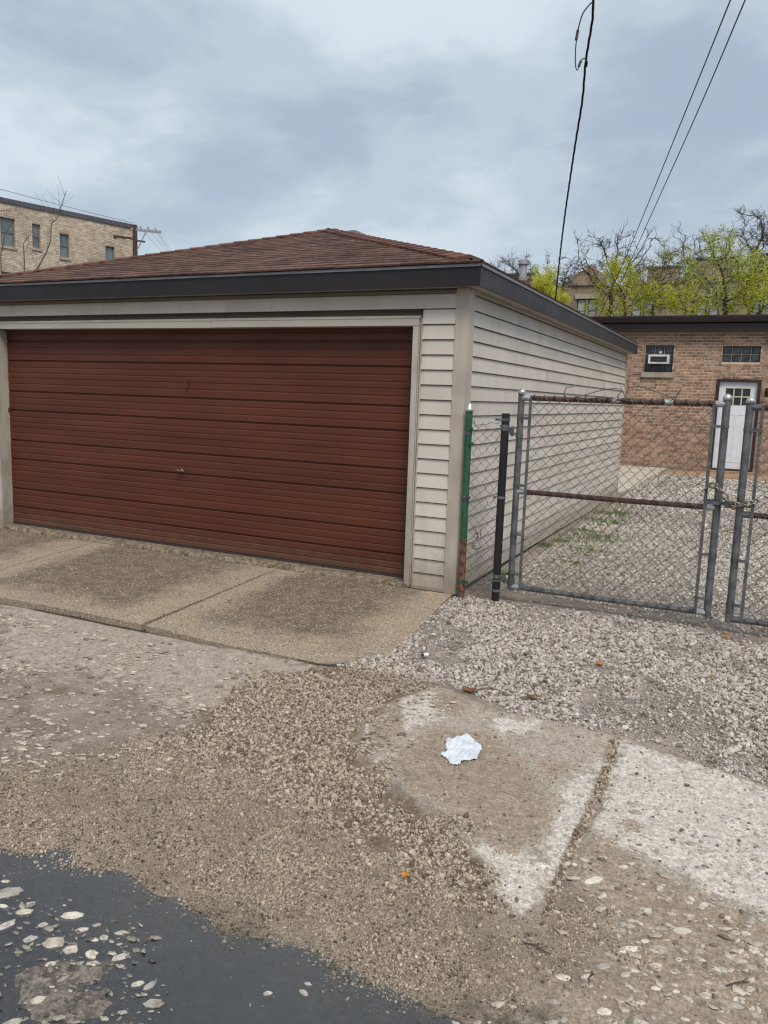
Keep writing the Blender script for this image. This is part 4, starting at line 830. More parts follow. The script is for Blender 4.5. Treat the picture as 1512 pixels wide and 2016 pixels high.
# ------------------------------------------------------------------ trees
def grow_tree(base, cen, rad, seed, natt=700, step=.20, kill=.36, reach=2.2, tip=.011, shell=.55, twigs=0, gnarl=.045):
    """a trunk growing into the crown volume: branches reach for free space and thicken towards the root"""
    g = np.random.default_rng(seed); d = g.normal(size=(natt, 3)); d /= np.linalg.norm(d, axis=1)[:, None]
    rr = np.where(g.random(natt) < shell, g.uniform(.72, 1., natt), g.uniform(.15, .8, natt)) * g.uniform(.78, 1.1, natt) * (1 + .26 * np.sin(d[:, 0] * 4.1 + d[:, 2] * 2.7 + seed) * np.sin(d[:, 1] * 3.3 - d[:, 2] * 3.9 + seed * 1.7) + .12 * np.sin(d[:, 0] * 9 + d[:, 2] * 7 + seed))
    at_ = np.array(cen) + d * rr[:, None] * np.array(rad); at_ = at_[at_[:, 2] > cen[2] - rad[2] * .85]
    P = [np.array(base, float)]; par = [-1]; top = cen[2] - rad[2] * .62; lean = g.normal(0, .10, 2); drift = np.zeros(2)
    while P[-1][2] < top:
        drift += g.normal(0, .02, 2); q = P[-1] + np.array([*(lean * .25 + drift) * step, step]); f = (q[2] - base[2]) / max(.1, top - base[2]); q[:2] += (np.array(cen[:2]) - q[:2]) * .08 * f; P.append(q); par.append(len(P) - 2)
    A = np.array(P); near = np.full(len(at_), 1e9); ni = np.zeros(len(at_), int)
    def upd(start):
        nonlocal near, ni
        B = np.array(P[start:]); D = np.linalg.norm(at_[:, None, :] - B[None], axis=2); j = D.argmin(1); m_ = D[np.arange(len(at_)), j]; c = m_ < near; near[c] = m_[c]; ni[c] = j[c] + start
    upd(0); alive = np.ones(len(at_), bool)
    for it in range(140):
        alive &= near > kill
        if not alive.any(): break
        idx = np.where(alive & (near < (reach if it > 6 else 9)))[0]
        if len(idx) == 0: break
        dirs = {}
        for i in idx: v = at_[i] - P[ni[i]]; dirs.setdefault(int(ni[i]), []).append(v / (np.linalg.norm(v) + 1e-9))
        st = len(P)
        for n_, vs in dirs.items():
            v = np.sum(vs, 0) + g.normal(0, .35, 3); v /= np.linalg.norm(v) + 1e-9
            if par[n_] >= 0: pv = P[n_] - P[par[n_]]; v = v + .35 * pv / (np.linalg.norm(pv) + 1e-9); v /= np.linalg.norm(v)
            P.append(P[n_] + v * step + g.normal(0, gnarl, 3)); par.append(n_)
        if len(P) > 5200: break
        upd(st)
    n = len(P); kids = [[] for _ in range(n)]
    for i in range(1, n): kids[par[i]].append(i)
    r = np.zeros(n)
    for i in range(n - 1, -1, -1): r[i] = tip if not kids[i] else sum(r[k] ** 2.25 for k in kids[i]) ** (1 / 2.25)
    m = MB(); stack = [(0, -1)]
    while stack:
        i, pi = stack.pop(); ch = ([pi] if pi >= 0 else []) + [i]
        while kids[ch[-1]]:
            ks = sorted(kids[ch[-1]], key=lambda k: -r[k])
            for k in ks[1:]: stack.append((k, ch[-1]))
            ch.append(ks[0])
        if len(ch) > 1:
            rs_ = [min(float(r[k]), float(r[ch[1]]) * 1.05) if pi >= 0 else float(r[k]) for k in ch]
            m.tube([P[k] for k in ch], rs_, 7 if rs_[0] > .08 else 4 if rs_[0] > .03 else 3, cap=False)
    thin = [i for i in range(n) if r[i] < tip * 3.2]
    for k in range(twigs):
        i = thin[int(g.integers(len(thin)))]; a0 = P[i]; v = g.normal(size=3) + (a0 - np.array(cen)) / np.array(rad) * 1.1; v /= np.linalg.norm(v); L = g.uniform(.15, .5); b0 = a0 + v * L * .5 + g.normal(0, .05, 3); c0 = b0 + v * L * .5 + g.normal(0, .08, 3)
        m.tube([a0, b0, c0], [tip * .8, tip * .65, tip * .35], 3, cap=False)
    return m, np.array([P[i] for i in thin])
def tree(name, label, xr, yr, Y, seed, leaf=None, nleaf=0, lsize=.075, twigs=0, natt=700, tip=.011, **kw):
    cxp = (xr[0] + xr[1]) / 2; cyp = (yr[0] + yr[1]) / 2; c = at(cxp, cyp, 1, Y); L_, R_ = at(xr[0], cyp, 1, Y), at(xr[1], cyp, 1, Y); rz = (at(cxp, yr[0], 1, Y).z - at(cxp, yr[1], 1, Y).z) / 2; rx = (R_.x - L_.x) / 2
    m, thin = grow_tree((c.x, Y, 0.), (c.x, Y, c.z), (rx, rx * 1.05, rz), seed, natt, twigs=twigs, tip=tip, **kw)
    t = thing(name, (c.x, Y, 0), label, 'tree', 'trees beyond the brick building'); m.build('trunk', M['bark'], t)
    if leaf:
        g = np.random.default_rng(seed + 500); k = 6; pv = np.sin(thin[:, 0] * 2.1 + seed) * np.sin(thin[:, 2] * 2.6 + seed * 2) + np.sin(thin[:, 1] * 2.3 + thin[:, 0] * 1.1) * .6 + (thin[:, 2] - thin[:, 2].mean()) * .12; w_ = np.clip(.55 + .55 * pv, .04, None); q = thin[g.choice(len(thin), size=nleaf // k, p=w_ / w_.sum())]; q = np.repeat(q + g.normal(0, .10, q.shape), k, 0) + g.normal(0, .085, (nleaf // k * k, 3)); n = len(q)
        a = g.normal(size=(n, 3)); a /= np.linalg.norm(a, axis=1)[:, None]; b = np.cross(a, g.normal(size=(n, 3))); b /= np.linalg.norm(b, axis=1)[:, None] + 1e-9; L = (lsize * g.uniform(.55, 1.4, n))[:, None]
        v = np.stack([q - a * L * .5, q + b * L * .33, q + a * L * .5, q - b * L * .33], 1).reshape(-1, 3); mb = MB(); mb.v = [tuple(x) for x in v.tolist()]; mb.f = [(4 * i, 4 * i + 1, 4 * i + 2, 4 * i + 3) for i in range(n)]; mb.build('crown', M[leaf], t)
    return t
tree('bare_tree', 'large bare tree with crooked dark branches, right of the twisted cable', (1118, 1300), (446, 600), 36, 3, twigs=900, natt=520, tip=.0135, gnarl=.06)
tree('bare_tree', 'smaller bare tree with fine twigs, behind the grey roof flue', (965, 1068), (500, 575), 39.5, 8, twigs=700, natt=420, tip=.012, gnarl=.06)
tree('bare_tree', 'tall bare tree rising above the green ones at the far right', (1415, 1560), (405, 570), 38, 14, twigs=1100, natt=620, tip=.0135, gnarl=.06)
tree('bare_tree', 'thin bare tree whose branch reaches left above the green crowns', (1298, 1400), (446, 570), 38.6, 23, twigs=350, natt=200, tip=.013, gnarl=.07)
tree('bare_tree', 'low bare tree between the flue and the large bare tree', (1068, 1150), (505, 580), 39, 31, twigs=500, natt=300, tip=.012, gnarl=.06)
tree('leafing_tree', 'small bright yellow green tree beside the grey roof flue', (1038, 1120), (524, 612), 36, 41, 'leafA', 9000)
tree('leafing_tree', 'bright yellow green tree right of the two straight cables, nearest them', (1155, 1300), (506, 645), 33, 44, 'leafA', 7600)
tree('leafing_tree', 'thin grey green tree in the middle of the row with many bare twigs', (1238, 1362), (482, 630), 35, 52, 'leafC', 5600, .06, 700, tip=.012)
tree('leafing_tree', 'largest pale green tree with a dark forked trunk', (1335, 1512), (448, 630), 34, 63, 'leafB', 10000, .075, 300, natt=800, tip=.0125)
tree('leafing_tree', 'yellow green tree at the right end of the row', (1430, 1560), (505, 635), 33.5, 72, 'leafA', 6000)
tree('leafing_tree', 'low yellow green tree under the largest pale green one', (1300, 1425), (540, 640), 32.5, 85, 'leafA', 3800)
# bare saplings in front of the left apartment block
for k, (pts, lab) in enumerate(((((245 / 3.6, 540), (330 / 3.6, 495), (358 / 3.6, 475), (365 / 3.6, 440), (400 / 3.6, 432), (430 / 3.6, 408), (470 / 3.6, 376)), 'bent bare sapling in front of the second and third apartment windows'),
                                (((175 / 3.6, 540), (172 / 3.6, 510), (165 / 3.6, 480), (200 / 3.6, 465)), 'straight bare sapling below the second apartment window'),
                                (((10 / 3.6, 545), (5 / 3.6, 500), (40 / 3.6, 460), (80 / 3.6, 440)), 'bare sapling in front of the leftmost apartment window'))):
    P = []
    for (a, b) in pts:
        d = RIGHT * ((a - PW / 2) / F_PX) - UP * ((b - PH / 2) / F_PX) + FWD; P.append(CAM + d * 30)
    b0 = P[0]; t = thing('bare_sapling', (b0.x, b0.y, 0), lab, 'tree', 'bare saplings by the apartment block'); m = MB(); R = random.Random(k + 60)
    m.tube([(b0.x, b0.y, -.2)] + P, [.042] + [.030 - .022 * i / len(P) for i in range(len(P))], 5)
    for i in range(1, len(P)):
        for j in range(3):
            q = P[i - 1].lerp(P[i], R.random()); d = Vector((R.gauss(0, .5), R.gauss(0, .5), R.uniform(.4, 1.))).normalized(); L = R.uniform(.4, 1.1)
            m.tube([q, q + d * L * .5 + Vector((R.gauss(0, .06), 0, 0)), q + d * L + Vector((0, 0, .1))], [.008, .006, .004], 3)
    m.build('trunk', M['sapling'], t)

# ------------------------------------------------------------------ overhead cables
def pix(px, py, d): return CAM + (RIGHT * ((px - PW / 2) / F_PX) - UP * ((py - PH / 2) / F_PX) + FWD) * d
def spline(P, n=14):
    out = []
    for i in range(len(P) - 1):
        a, b, c, d = P[max(i - 1, 0)], P[i], P[i + 1], P[min(i + 2, len(P) - 1)]
        for j in range(n):
            t = j / n; out.append(.5 * ((2 * b) + (c - a) * t + (2 * a - 5 * b + 4 * c - d) * t * t + (3 * b - a - 3 * c + d) * t ** 3))
    return out + [P[-1]]
for k, (A, B, lab) in enumerate((((7.62, -2.6, 5.1), (1.3, 25.5, 4.9), 'straight black overhead cable, inner of the pair crossing the sky'), ((7.80, -2.6, 5.2), (1.62, 25.4, 5.15), 'straight black overhead cable, outer of the pair crossing the sky'))):
    Q = [pix(*q) for q in (((1458, -52, 8.2), (1438, 0, 9), (1340, 243, 13), (1236, 497, 20), (1172, 640, 25)) if k == 0 else ((1489, -50, 8.2), (1467, 0, 9), (1369, 230, 13), (1252, 490, 20), (1186, 640, 25)))]
    m = MB(); m.tube(spline(Q), .0092, 6); tag(m.build('overhead_cable', M['cable'], base=Q[1]), lab, 'cable', 'overhead cables')
Q = spline([pix(*q) for q in ((1176, -60, 7.6), (1168, 0, 8), (1166, 40, 8.3), (1153, 122, 9), (1146, 200, 9.6), (1130, 300, 10.6), (1108, 455, 12.6), (1094, 585, 14.4), (1091, 640, 14.6))], 22)
t = thing('twisted_cable', tuple(Q[22]), 'thick twisted black drop cable with a hanging loop near the top of the view', 'cable', 'overhead cables')
for ph in (0, 2.09, 4.19):
    m = MB(); L = 0; path = []
    for i, p in enumerate(Q):
        if i: L += (Q[i] - Q[i - 1]).length
        a = L * 9 + ph; path.append(p + (RIGHT * math.cos(a) + Vector((0, 0, 1)) * 0 + FWD.cross(RIGHT) * math.sin(a) * .3 + UP * 0) * .0085)
    m.tube(path, .0068, 5); m.build('strand', M['cable'], t)
m = MB(); m.tube(spline([pix(*q) for q in ((1169, 2, 8), (1158, 12, 8), (1147, 28, 8.05), (1140, 50, 8.1), (1137, 62, 8.15))]), .0068, 6); m.tube(spline([pix(*q) for q in ((1135, 78, 8.2), (1133, 100, 8.3), (1133, 128, 8.4), (1136, 138, 8.5), (1140, 131, 8.6))]), .0058, 6)
m.tube(spline([pix(*q) for q in ((1143, 121, 8.7), (1147, 116, 8.8), (1152, 116, 8.9), (1156, 122, 9), (1155, 132, 9.05))]), .0068, 6); m.build('jumper_loop', M['cable'], t)
for a, b, d in (((1138, 58), (1134, 80), 8.15), ((1144, 119), (1139, 132), 8.6)): MB().tube([pix(*a, d), pix(*a, d).lerp(pix(*b, d), .1), pix(*a, d).lerp(pix(*b, d), .9), pix(*b, d)], [.007, .015, .015, .007], 8).build('connector', M['cable'], t)

# ------------------------------------------------------------------ loose stone: gravel, grit, embedded stones
lib = bpy.data.collections.new('stone_library')
def stone_mat(name, rough=.85):
    m = bpy.data.materials.new(name); m.use_nodes = True; nt = m.node_tree; nt.nodes.clear(); out = nt.nodes.new('ShaderNodeOutputMaterial')
    a = nd(nt, 'ShaderNodeAttribute', attribute_name='tone', attribute_type='INSTANCER').outputs['Color']; tc = nt.nodes.new('ShaderNodeTexCoord').outputs['Object']
    n = noise(nt, tc, 2.2, 4); c = mixc(nt, 1., a, nd(nt, 'ShaderNodeCombineColor', {i: ramp(nt, n, .3, .7, .78, 1.2) for i in range(3)}).outputs[0], 'MULTIPLY')
    p = nd(nt, 'ShaderNodeBsdfPrincipled', {'Base Color': c, 'Roughness': rough, 'Specular IOR Level': .3}); nt.links.new(p.outputs[0], out.inputs[0]); return m
import bmesh
def stone_var(seed, flat, sub=1, jit=.22):
    bm = bmesh.new(); bmesh.ops.create_icosphere(bm, subdivisions=sub, radius=.5); R = random.Random(seed)
    sx, sy, sz = R.uniform(.85, 1.25), R.uniform(.7, 1.), flat * R.uniform(.8, 1.2)
    for v in bm.verts: k = 1 + R.uniform(-jit, jit); v.co = Vector((v.co.x * sx * k, v.co.y * sy * k, v.co.z * sz * k))
    me = bpy.data.meshes.new('stone_variant'); bm.to_mesh(me); bm.free(); return me
M['gravel'] = stone_mat('gravel_stone')
for k in range(8):
    me = stone_var(k, .68); me.materials.append(M['gravel']); lib.objects.link(bpy.data.objects.new('stone_variant', me))
lib2 = bpy.data.collections.new('flat_stone_library')
for k in range(8):
    me = stone_var(k + 40, .34, 1, .34); me.transform(Matrix.Diagonal((1.25, .72, 1, 1))); me.materials.append(M['gravel']); lib2.objects.link(bpy.data.objects.new('flat_stone_variant', me))
def scatter(name, xy, size, tones, sink=.25, lib=lib, tilt=.6, yaw=None, zmin=-9):
    n = len(xy); x, y = xy[:, 0], xy[:, 1]; z = np.maximum(gz(x, y), zmin); s = size
    pts = np.stack([x, y, z + s * .5 * (.68 - 2 * sink * .68)], 1)
    me = bpy.data.meshes.new(name); me.vertices.add(n); me.vertices.foreach_set('co', pts.astype(np.float32).ravel())
    a = me.attributes.new('turn', 'FLOAT_VECTOR', 'POINT'); a.data.foreach_set('vector', np.stack([rng.normal(0, tilt, n), rng.normal(0, tilt, n), rng.uniform(0, 6.28, n) if yaw is None else rng.normal(yaw, .5, n)], 1).astype(np.float32).ravel())
    a = me.attributes.new('size', 'FLOAT', 'POINT'); a.data.foreach_set('value', s.astype(np.float32))
    a = me.attributes.new('tone', 'FLOAT_COLOR', 'POINT'); a.data.foreach_set('color', np.concatenate([tones, np.ones((n, 1))], 1).astype(np.float32).ravel())
    o = bpy.data.objects.new(name, me); col.objects.link(o); me.materials.append(M['gravel'])
    ng = bpy.data.node_groups.new(name + '_nodes', 'GeometryNodeTree'); ng.interface.new_socket('Geometry', in_out='INPUT', socket_type='NodeSocketGeometry'); ng.interface.new_socket('Geometry', in_out='OUTPUT', socket_type='NodeSocketGeometry')
    gi = ng.nodes.new('NodeGroupInput'); go = ng.nodes.new('NodeGroupOutput'); ci = ng.nodes.new('GeometryNodeCollectionInfo'); ci.inputs['Collection'].default_value = lib; ci.inputs['Separate Children'].default_value = True; ci.inputs['Reset Children'].default_value = True
    ip = ng.nodes.new('GeometryNodeInstanceOnPoints'); ip.inputs['Pick Instance'].default_value = True
    def na(nm, ty): q = ng.nodes.new('GeometryNodeInputNamedAttribute'); q.data_type = ty; q.inputs['Name'].default_value = nm; return q.outputs['Attribute']
    e2r = ng.nodes.new('FunctionNodeEulerToRotation'); ng.links.new(na('turn', 'FLOAT_VECTOR'), e2r.inputs[0])
    mp = ng.nodes.new('GeometryNodeMeshToPoints'); ng.links.new(gi.outputs[0], mp.inputs['Mesh'])
    ng.links.new(mp.outputs[0], ip.inputs['Points']); ng.links.new(ci.outputs[0], ip.inputs['Instance']); ng.links.new(e2r.outputs[0], ip.inputs['Rotation']); ng.links.new(na('size', 'FLOAT'), ip.inputs['Scale']); ng.links.new(ip.outputs[0], go.inputs[0])
    md = o.modifiers.new('scatter', 'NODES'); md.node_group = ng
    tag(o, kind='stuff'); WP[o.name] = Vector((0, 0, 0)); return o
def jgrid(x0, x1, y0, y1, st):
    xs = np.arange(x0, x1, st); ys = np.arange(y0, y1, st); X, Y = np.meshgrid(xs, ys); p = np.stack([X.ravel(), Y.ravel()], 1); return p + rng.uniform(-.48, .48, p.shape) * st
def seen(p, margin=.12):                           # keep only what the camera can plausibly see, with a margin
    d = np.stack([p[:, 0] - CAM.x, p[:, 1] - CAM.y, np.full(len(p), -.12 - CAM.z)], 1); w = d @ np.array(FWD[:]); u = d @ np.array(RIGHT[:]) / w * F_PX / PW; v = d @ np.array(UP[:]) / w * F_PX / PH
    return (w > .2) & (abs(u) < .5 + margin) & (v > -.5 - margin) & (v < .6)
def tones(n, a, b, dark, pd, var=.12):
    k = rng.random((n, 1)); c = np.array(a) * k + np.array(b) * (1 - k); m_ = rng.random(n) < pd; c[m_] = np.array(dark) * rng.uniform(.7, 1.4, (m_.sum(), 1)); return c * rng.normal(1, var, (n, 1)).clip(.5, 1.6)
def pick(p, P, w, amp=.4, s=7.): return (soft(P, p[:, 0], p[:, 1], w) + (vn(p[:, 0] + 3, p[:, 1], s, 4) - .5) * amp * 2) > rng.uniform(.35, .65, len(p))

p = jgrid(4.8, 11, -3.2, .35, .0125); p = p[seen(p)]; p = p[pick(p, P_CRUSH, .12, .25)]
p = p[~(pick(p, P_DIRTLINE, .3, .5) & (rng.random(len(p)) < .92))]
bare = vn(p[:, 0] + 20, p[:, 1] + 3, 2.6, 4) > .575; p = p[~(bare & (rng.random(len(p)) < .82))]
n = len(p); sz = (rng.lognormal(math.log(.0145), .42, n)).clip(.006, .040)
scatter('gravel', p, sz, tones(n, (.51, .462, .418), (.36, .318, .28), (.17, .14, .112), .24), .20)
print('crushed', n)
p = np.concatenate([jgrid(5.45, 11, .35, 4.5, .021), jgrid(5.45, 12, 4.5, 9., .034), jgrid(5.45, 12.5, 9., 12.9, .042)]); p = p[seen(p)]; p = p[(sdist(np.array([[5.4, -9], [5.55, -9], [5.55, 20], [5.4, 20]]), p[:, 0], p[:, 1]) < 0)]
p = p[rng.random(len(p)) > .08 + .5 * (vn(p[:, 0], p[:, 1], 1.5, 4) > .5)]
n = len(p); scatter('gravel', p, np.where(p[:, 1] > 9, 1.9, np.where(p[:, 1] > 4.5, 1.4, 1.)) * rng.lognormal(math.log(.0165), .35, n).clip(.008, .035), tones(n, (.58, .545, .49), (.42, .385, .335), (.17, .145, .12), .2), .2); print('yard', n)
p = jgrid(4.3, 8.0, -4.5, -1.4, .0105); p = p[seen(p)]; p = p[pick(p, P_COARSE, .38, .6) | (pick(p, P_JOINT, .03, .15))]; p = p[(sdist(np.array([[-2, .2], [5.38, .2], [5.39, -.3], A_(770, 1286), A_(700, 1296), A_(640, 1304), A_(400, 1258), [2, -2.05]]), p[:, 0], p[:, 1]) < 0)]
n = len(p); scatter('gravel', p, rng.lognormal(math.log(.0102), .42, n).clip(.004, .028), tones(n, (.44, .38, .30), (.30, .25, .19), (.14, .105, .075), .22), .2); print('coarse', n)
p = jgrid(3.0, 8.2, -5.2, -2.2, .0068); p = p[seen(p, .05)]; p = p[pick(p, P_GRIT, .4, .35)]; p = p[(gz(p[:, 0], p[:, 1]) > WATER_Z - .010) & ((soft(P_ISLE, p[:, 0], p[:, 1], .4) < .12) | (rng.random(len(p)) < .06))]
n = len(p); p = p[rng.random(len(p)) > .55 * (vn(p[:, 0] + 2, p[:, 1] + 7, 3.2, 4) > .56)]; n = len(p); wetk = 1 - .62 * np.clip(soft(P_DARKEDGE, p[:, 0], p[:, 1], .22) + (vn(p[:, 0], p[:, 1], 9., 3) - .5) * .8, 0, 1); wetk = wetk * (.80 + .40 * vn(p[:, 0] + 5, p[:, 1], 2.6, 4))
scatter('grit', p, rng.lognormal(math.log(.0052), .45, n).clip(.0025, .018), tones(n, (.455, .39, .305), (.30, .245, .185), (.11, .085, .06), .22) * wetk[:, None], .25); print('grit', n)
# odd pebbles lying on the slabs and the mud
p = jgrid(4.3, 9.5, -4.6, -1.9, .03); p = p[seen(p)]; ok = pick(p, P_SLABA, .2, .3) | pick(p, P_SLABB, .2, .3) | pick(p, P_MUDR, .2, .3); p = p[ok & (rng.random(len(p)) < .55)]
n = len(p); scatter('pebbles', p, rng.lognormal(math.log(.0075), .5, n).clip(.003, .03), tones(n, (.45, .42, .37), (.30, .26, .22), (.14, .11, .09), .3), .3)
# pale aggregate showing in the worn alley surface, too small to pick apart
p = jgrid(.5, 6.2, -4.6, -1.75, .030); p = p[seen(p)]; inside = (soft(P_COARSE, p[:, 0], p[:, 1], .3) < .4) & (soft(P_GRIT, p[:, 0], p[:, 1], .5) < .75) & (soft(P_PUD, p[:, 0], p[:, 1], .2) < .4) & (sdist(P_CRUSH, p[:, 0], p[:, 1]) < 0) & (p[:, 1] < -2.12)
p = p[inside & (rng.random(len(p)) < .25 + .6 * (vn(p[:, 0], p[:, 1], 2., 3) > .5))]
n = len(p); scatter('aggregate', p, rng.lognormal(math.log(.017), .5, n).clip(.006, .045), tones(n, (.44, .39, .325), (.31, .265, .215), (.18, .148, .118), .2), .33, lib2, .06, .44); print('agg', n)

p = jgrid(5.8, 9.5, -4.7, -2.2, .026); p = p[seen(p)]; f_ = soft(P_MUDR, p[:, 0], p[:, 1], .4) + .45 * soft(P_SLABB, p[:, 0], p[:, 1], .3) * (p[:, 1] < -2.75)
p = p[rng.random(len(p)) < .42 * f_]; n = len(p); scatter('aggregate', p, rng.lognormal(math.log(.017), .5, n).clip(.006, .045), tones(n, (.46, .41, .345), (.32, .275, .225), (.18, .148, .115), .2), .36, lib2, .08, .44)
P_WETST = poly((-80, 1735), (120, 1755), (260, 1810), (320, 1900), (335, 1990), (280, 2060), (-80, 2060))
p = jgrid(4.6, 7.2, -5.3, -3.9, .020); p = p[seen(p)]; p = p[pick(p, P_WETST, .4, .7) & (rng.random(len(p)) < .5)]; n = len(p)
scatter('aggregate', p, rng.lognormal(math.log(.0105), .55, n).clip(.004, .034), tones(n, (.36, .33, .28), (.17, .15, .125), (.09, .078, .066), .3), .30, lib2, .12, .44, WATER_Z - .0015)
p = jgrid(4.2, 8.2, -5.4, -3.4, .055); p = p[seen(p)]; p = p[(soft(P_PUD, p[:, 0], p[:, 1], .3) > .4) & (rng.random(len(p)) < .35)]; n = len(p)
scatter('pebbles', p, rng.lognormal(math.log(.0045), .4, n).clip(.002, .010), tones(n, (.40, .37, .33), (.18, .16, .14), (.09, .08, .07), .2), .3, lib2, .1, None, WATER_Z)
# individual flat stones set in the alley
SV = []
for k in range(7):
    R = random.Random(k + 300); nn = R.randint(9, 12); ang = sorted(R.uniform(0, 6.283) for _ in range(nn)); ang = [6.283 * i / nn + R.uniform(-.25, .25) for i in range(nn)]
    mb = MB(); rad = [R.uniform(.40, .56) for _ in ang]; el = R.uniform(.5, .85)
    def ring(s, z): return [(math.cos(a) * r_ * s, math.sin(a) * r_ * s * el, z + R.uniform(-.02, .02)) for a, r_ in zip(ang, rad)]
    vs = ring(1.0, -.25) + ring(.98, .03) + ring(.74, .10) + [(0, 0, .11)]
    fs = [(i, (i + 1) % nn, nn + (i + 1) % nn, nn + i) for i in range(nn)] + [(nn + i, nn + (i + 1) % nn, 2 * nn + (i + 1) % nn, 2 * nn + i) for i in range(nn)] + [(2 * nn + i, 2 * nn + (i + 1) % nn, 3 * nn) for i in range(nn)]
    mb.add(vs, fs); me = mb.mesh('stone'); SV.append(me)
M['setstone'] = pmat('set_limestone', (.50, .46, .39), (.33, .29, .235), .7, ns=2.4, rnd=.30, grain=.16, gs=14, bump=.25, bs=8)
for me in SV: me.materials.append(M['setstone'])
R = random.Random(77); nst = 0; placed = []
def put(x, y, s, up=.0):
    global nst
    if any((x - a) ** 2 + (y - b) ** 2 < (.45 * (s + c)) ** 2 for a, b, c in placed): return False
    placed.append((x, y, s)); z = max(zg(x, y) + up, -9); inst('stone', R.choice(SV), alley, (x, y, z), (R.gauss(0, .06), R.gauss(0, .06), R.gauss(.44, .55)), (s * 1.15, s * R.uniform(.8, 1.15), max(.035, s * R.uniform(.35, .6)))); nst += 1; return True
PUDST = [(15, 1748, 34), (45, 1735, 20), (45, 1785, 22), (8, 1775, 16), (60, 1768, 14), (10, 1812, 28), (25, 1800, 14), (140, 1792, 32), (142, 1802, 22), (95, 1818, 14), (110, 1815, 12), (70, 1832, 26), (58, 1838, 16), (108, 1846, 28), (72, 1856, 24), (120, 1832, 14), (160, 1820, 16), (180, 1822, 16), (185, 1840, 12), (205, 1836, 12), (215, 1834, 14), (218, 1844, 22), (240, 1826, 20), (180, 1868, 18), (158, 1874, 22), (240, 1872, 26), (183, 1888, 18), (218, 1888, 22), (140, 1859, 18), (35, 1864, 12), (98, 1896, 14), (295, 1930, 18), (271, 1926, 16), (300, 1964, 20), (25, 2000, 20), (598, 1943, 14), (606, 1925, 10), (527, 1945, 12), (75, 1960, 18), (10, 1725, 14), (20, 1760, 12), (190, 1812, 10), (130, 1850, 10), (85, 1810, 12)]
for a, b, s in PUDST:
    q = G(a, b); ss = s / F_PX * (q - CAM).length * 1.25; zz = zg(q.x, q.y); put(q.x, q.y, ss, max(0, WATER_Z + R.uniform(-.003, .002) - zz))
tries = 0
while nst < 155 and tries < 6000:                   # bottom right patch
    tries += 1; a, b = R.uniform(1080, 1560), R.uniform(1700, 2060); q = G(a, b); f = soft(P_MUDR, np.array([q.x]), np.array([q.y]), .35)[0]
    if R.random() < f: put(q.x, q.y, min(.085, R.lognormvariate(math.log(.029), .45)), -.001)
for a, b, s in ((690 / 2 + 760, 700 / 2 + 1600 - 10, 30), (1020, 1778, 26), (1045, 1695, 20), (1070, 1687, 16), (1150, 1700, 14), (1193, 1731, 26), (1192, 1507, 14)):
    q = G(a, b); put(q.x, q.y, s / F_PX * (q - CAM).length * 1.2, .002)
tries = 0
while nst < 297 and tries < 8000:                   # worn surface below the apron
    tries += 1; a, b = R.uniform(-10, 640), R.uniform(1215, 1530); q = G(a, b)
    if q.y > -2.14 or soft(P_COARSE, np.array([q.x]), np.array([q.y]), .3)[0] > .35: continue
    put(q.x, q.y, min(.075, R.lognormvariate(math.log(.031), .38)), -.002)

# ------------------------------------------------------------------ grass tufts along the garage foot
m = MB(); R = random.Random(99)
def tuft(x, y, n, h, sp):
    for i in range(int(n * 2.2)):
        a = R.uniform(0, 6.283); px_, py_ = x + R.gauss(0, sp), y + R.gauss(0, sp); z = zg(px_, py_); L = h * R.uniform(.5, 1.2); d = Vector((math.cos(a), math.sin(a), 0)); w = d.cross(Vector((0, 0, 1))) * .004; b = Vector((px_, py_, z))
        m.add([b - w, b + w, b + d * L * .35 + Vector((0, 0, L * .7)) + w * .7, b + d * L * .35 + Vector((0, 0, L * .7)) - w * .7, b + d * L * .8 + Vector((0, 0, L * .8))], [(0, 1, 2, 3), (3, 2, 4)])
for a, b, n_, h_, s_ in ((1205, 1015, 260, .05, .28), (1190, 1030, 240, .05, .25), (1172, 1062, 330, .045, .30), (1160, 1085, 200, .04, .22), (1125, 1108, 60, .035, .09), (1070, 1075, 60, .05, .08), (1105, 1068, 80, .045, .13), (1000, 1130, 60, .05, .06), (1230, 1000, 160, .05, .3), (1435, 1050, 70, .04, .2), (1150, 1048, 120, .05, .15)):
    q = at(a, b, 2, -.07); tuft(max(q.x, 5.48), q.y, n_, h_ * .8, s_ * .62)
tag(m.build('grass', M['grass']), kind='stuff')

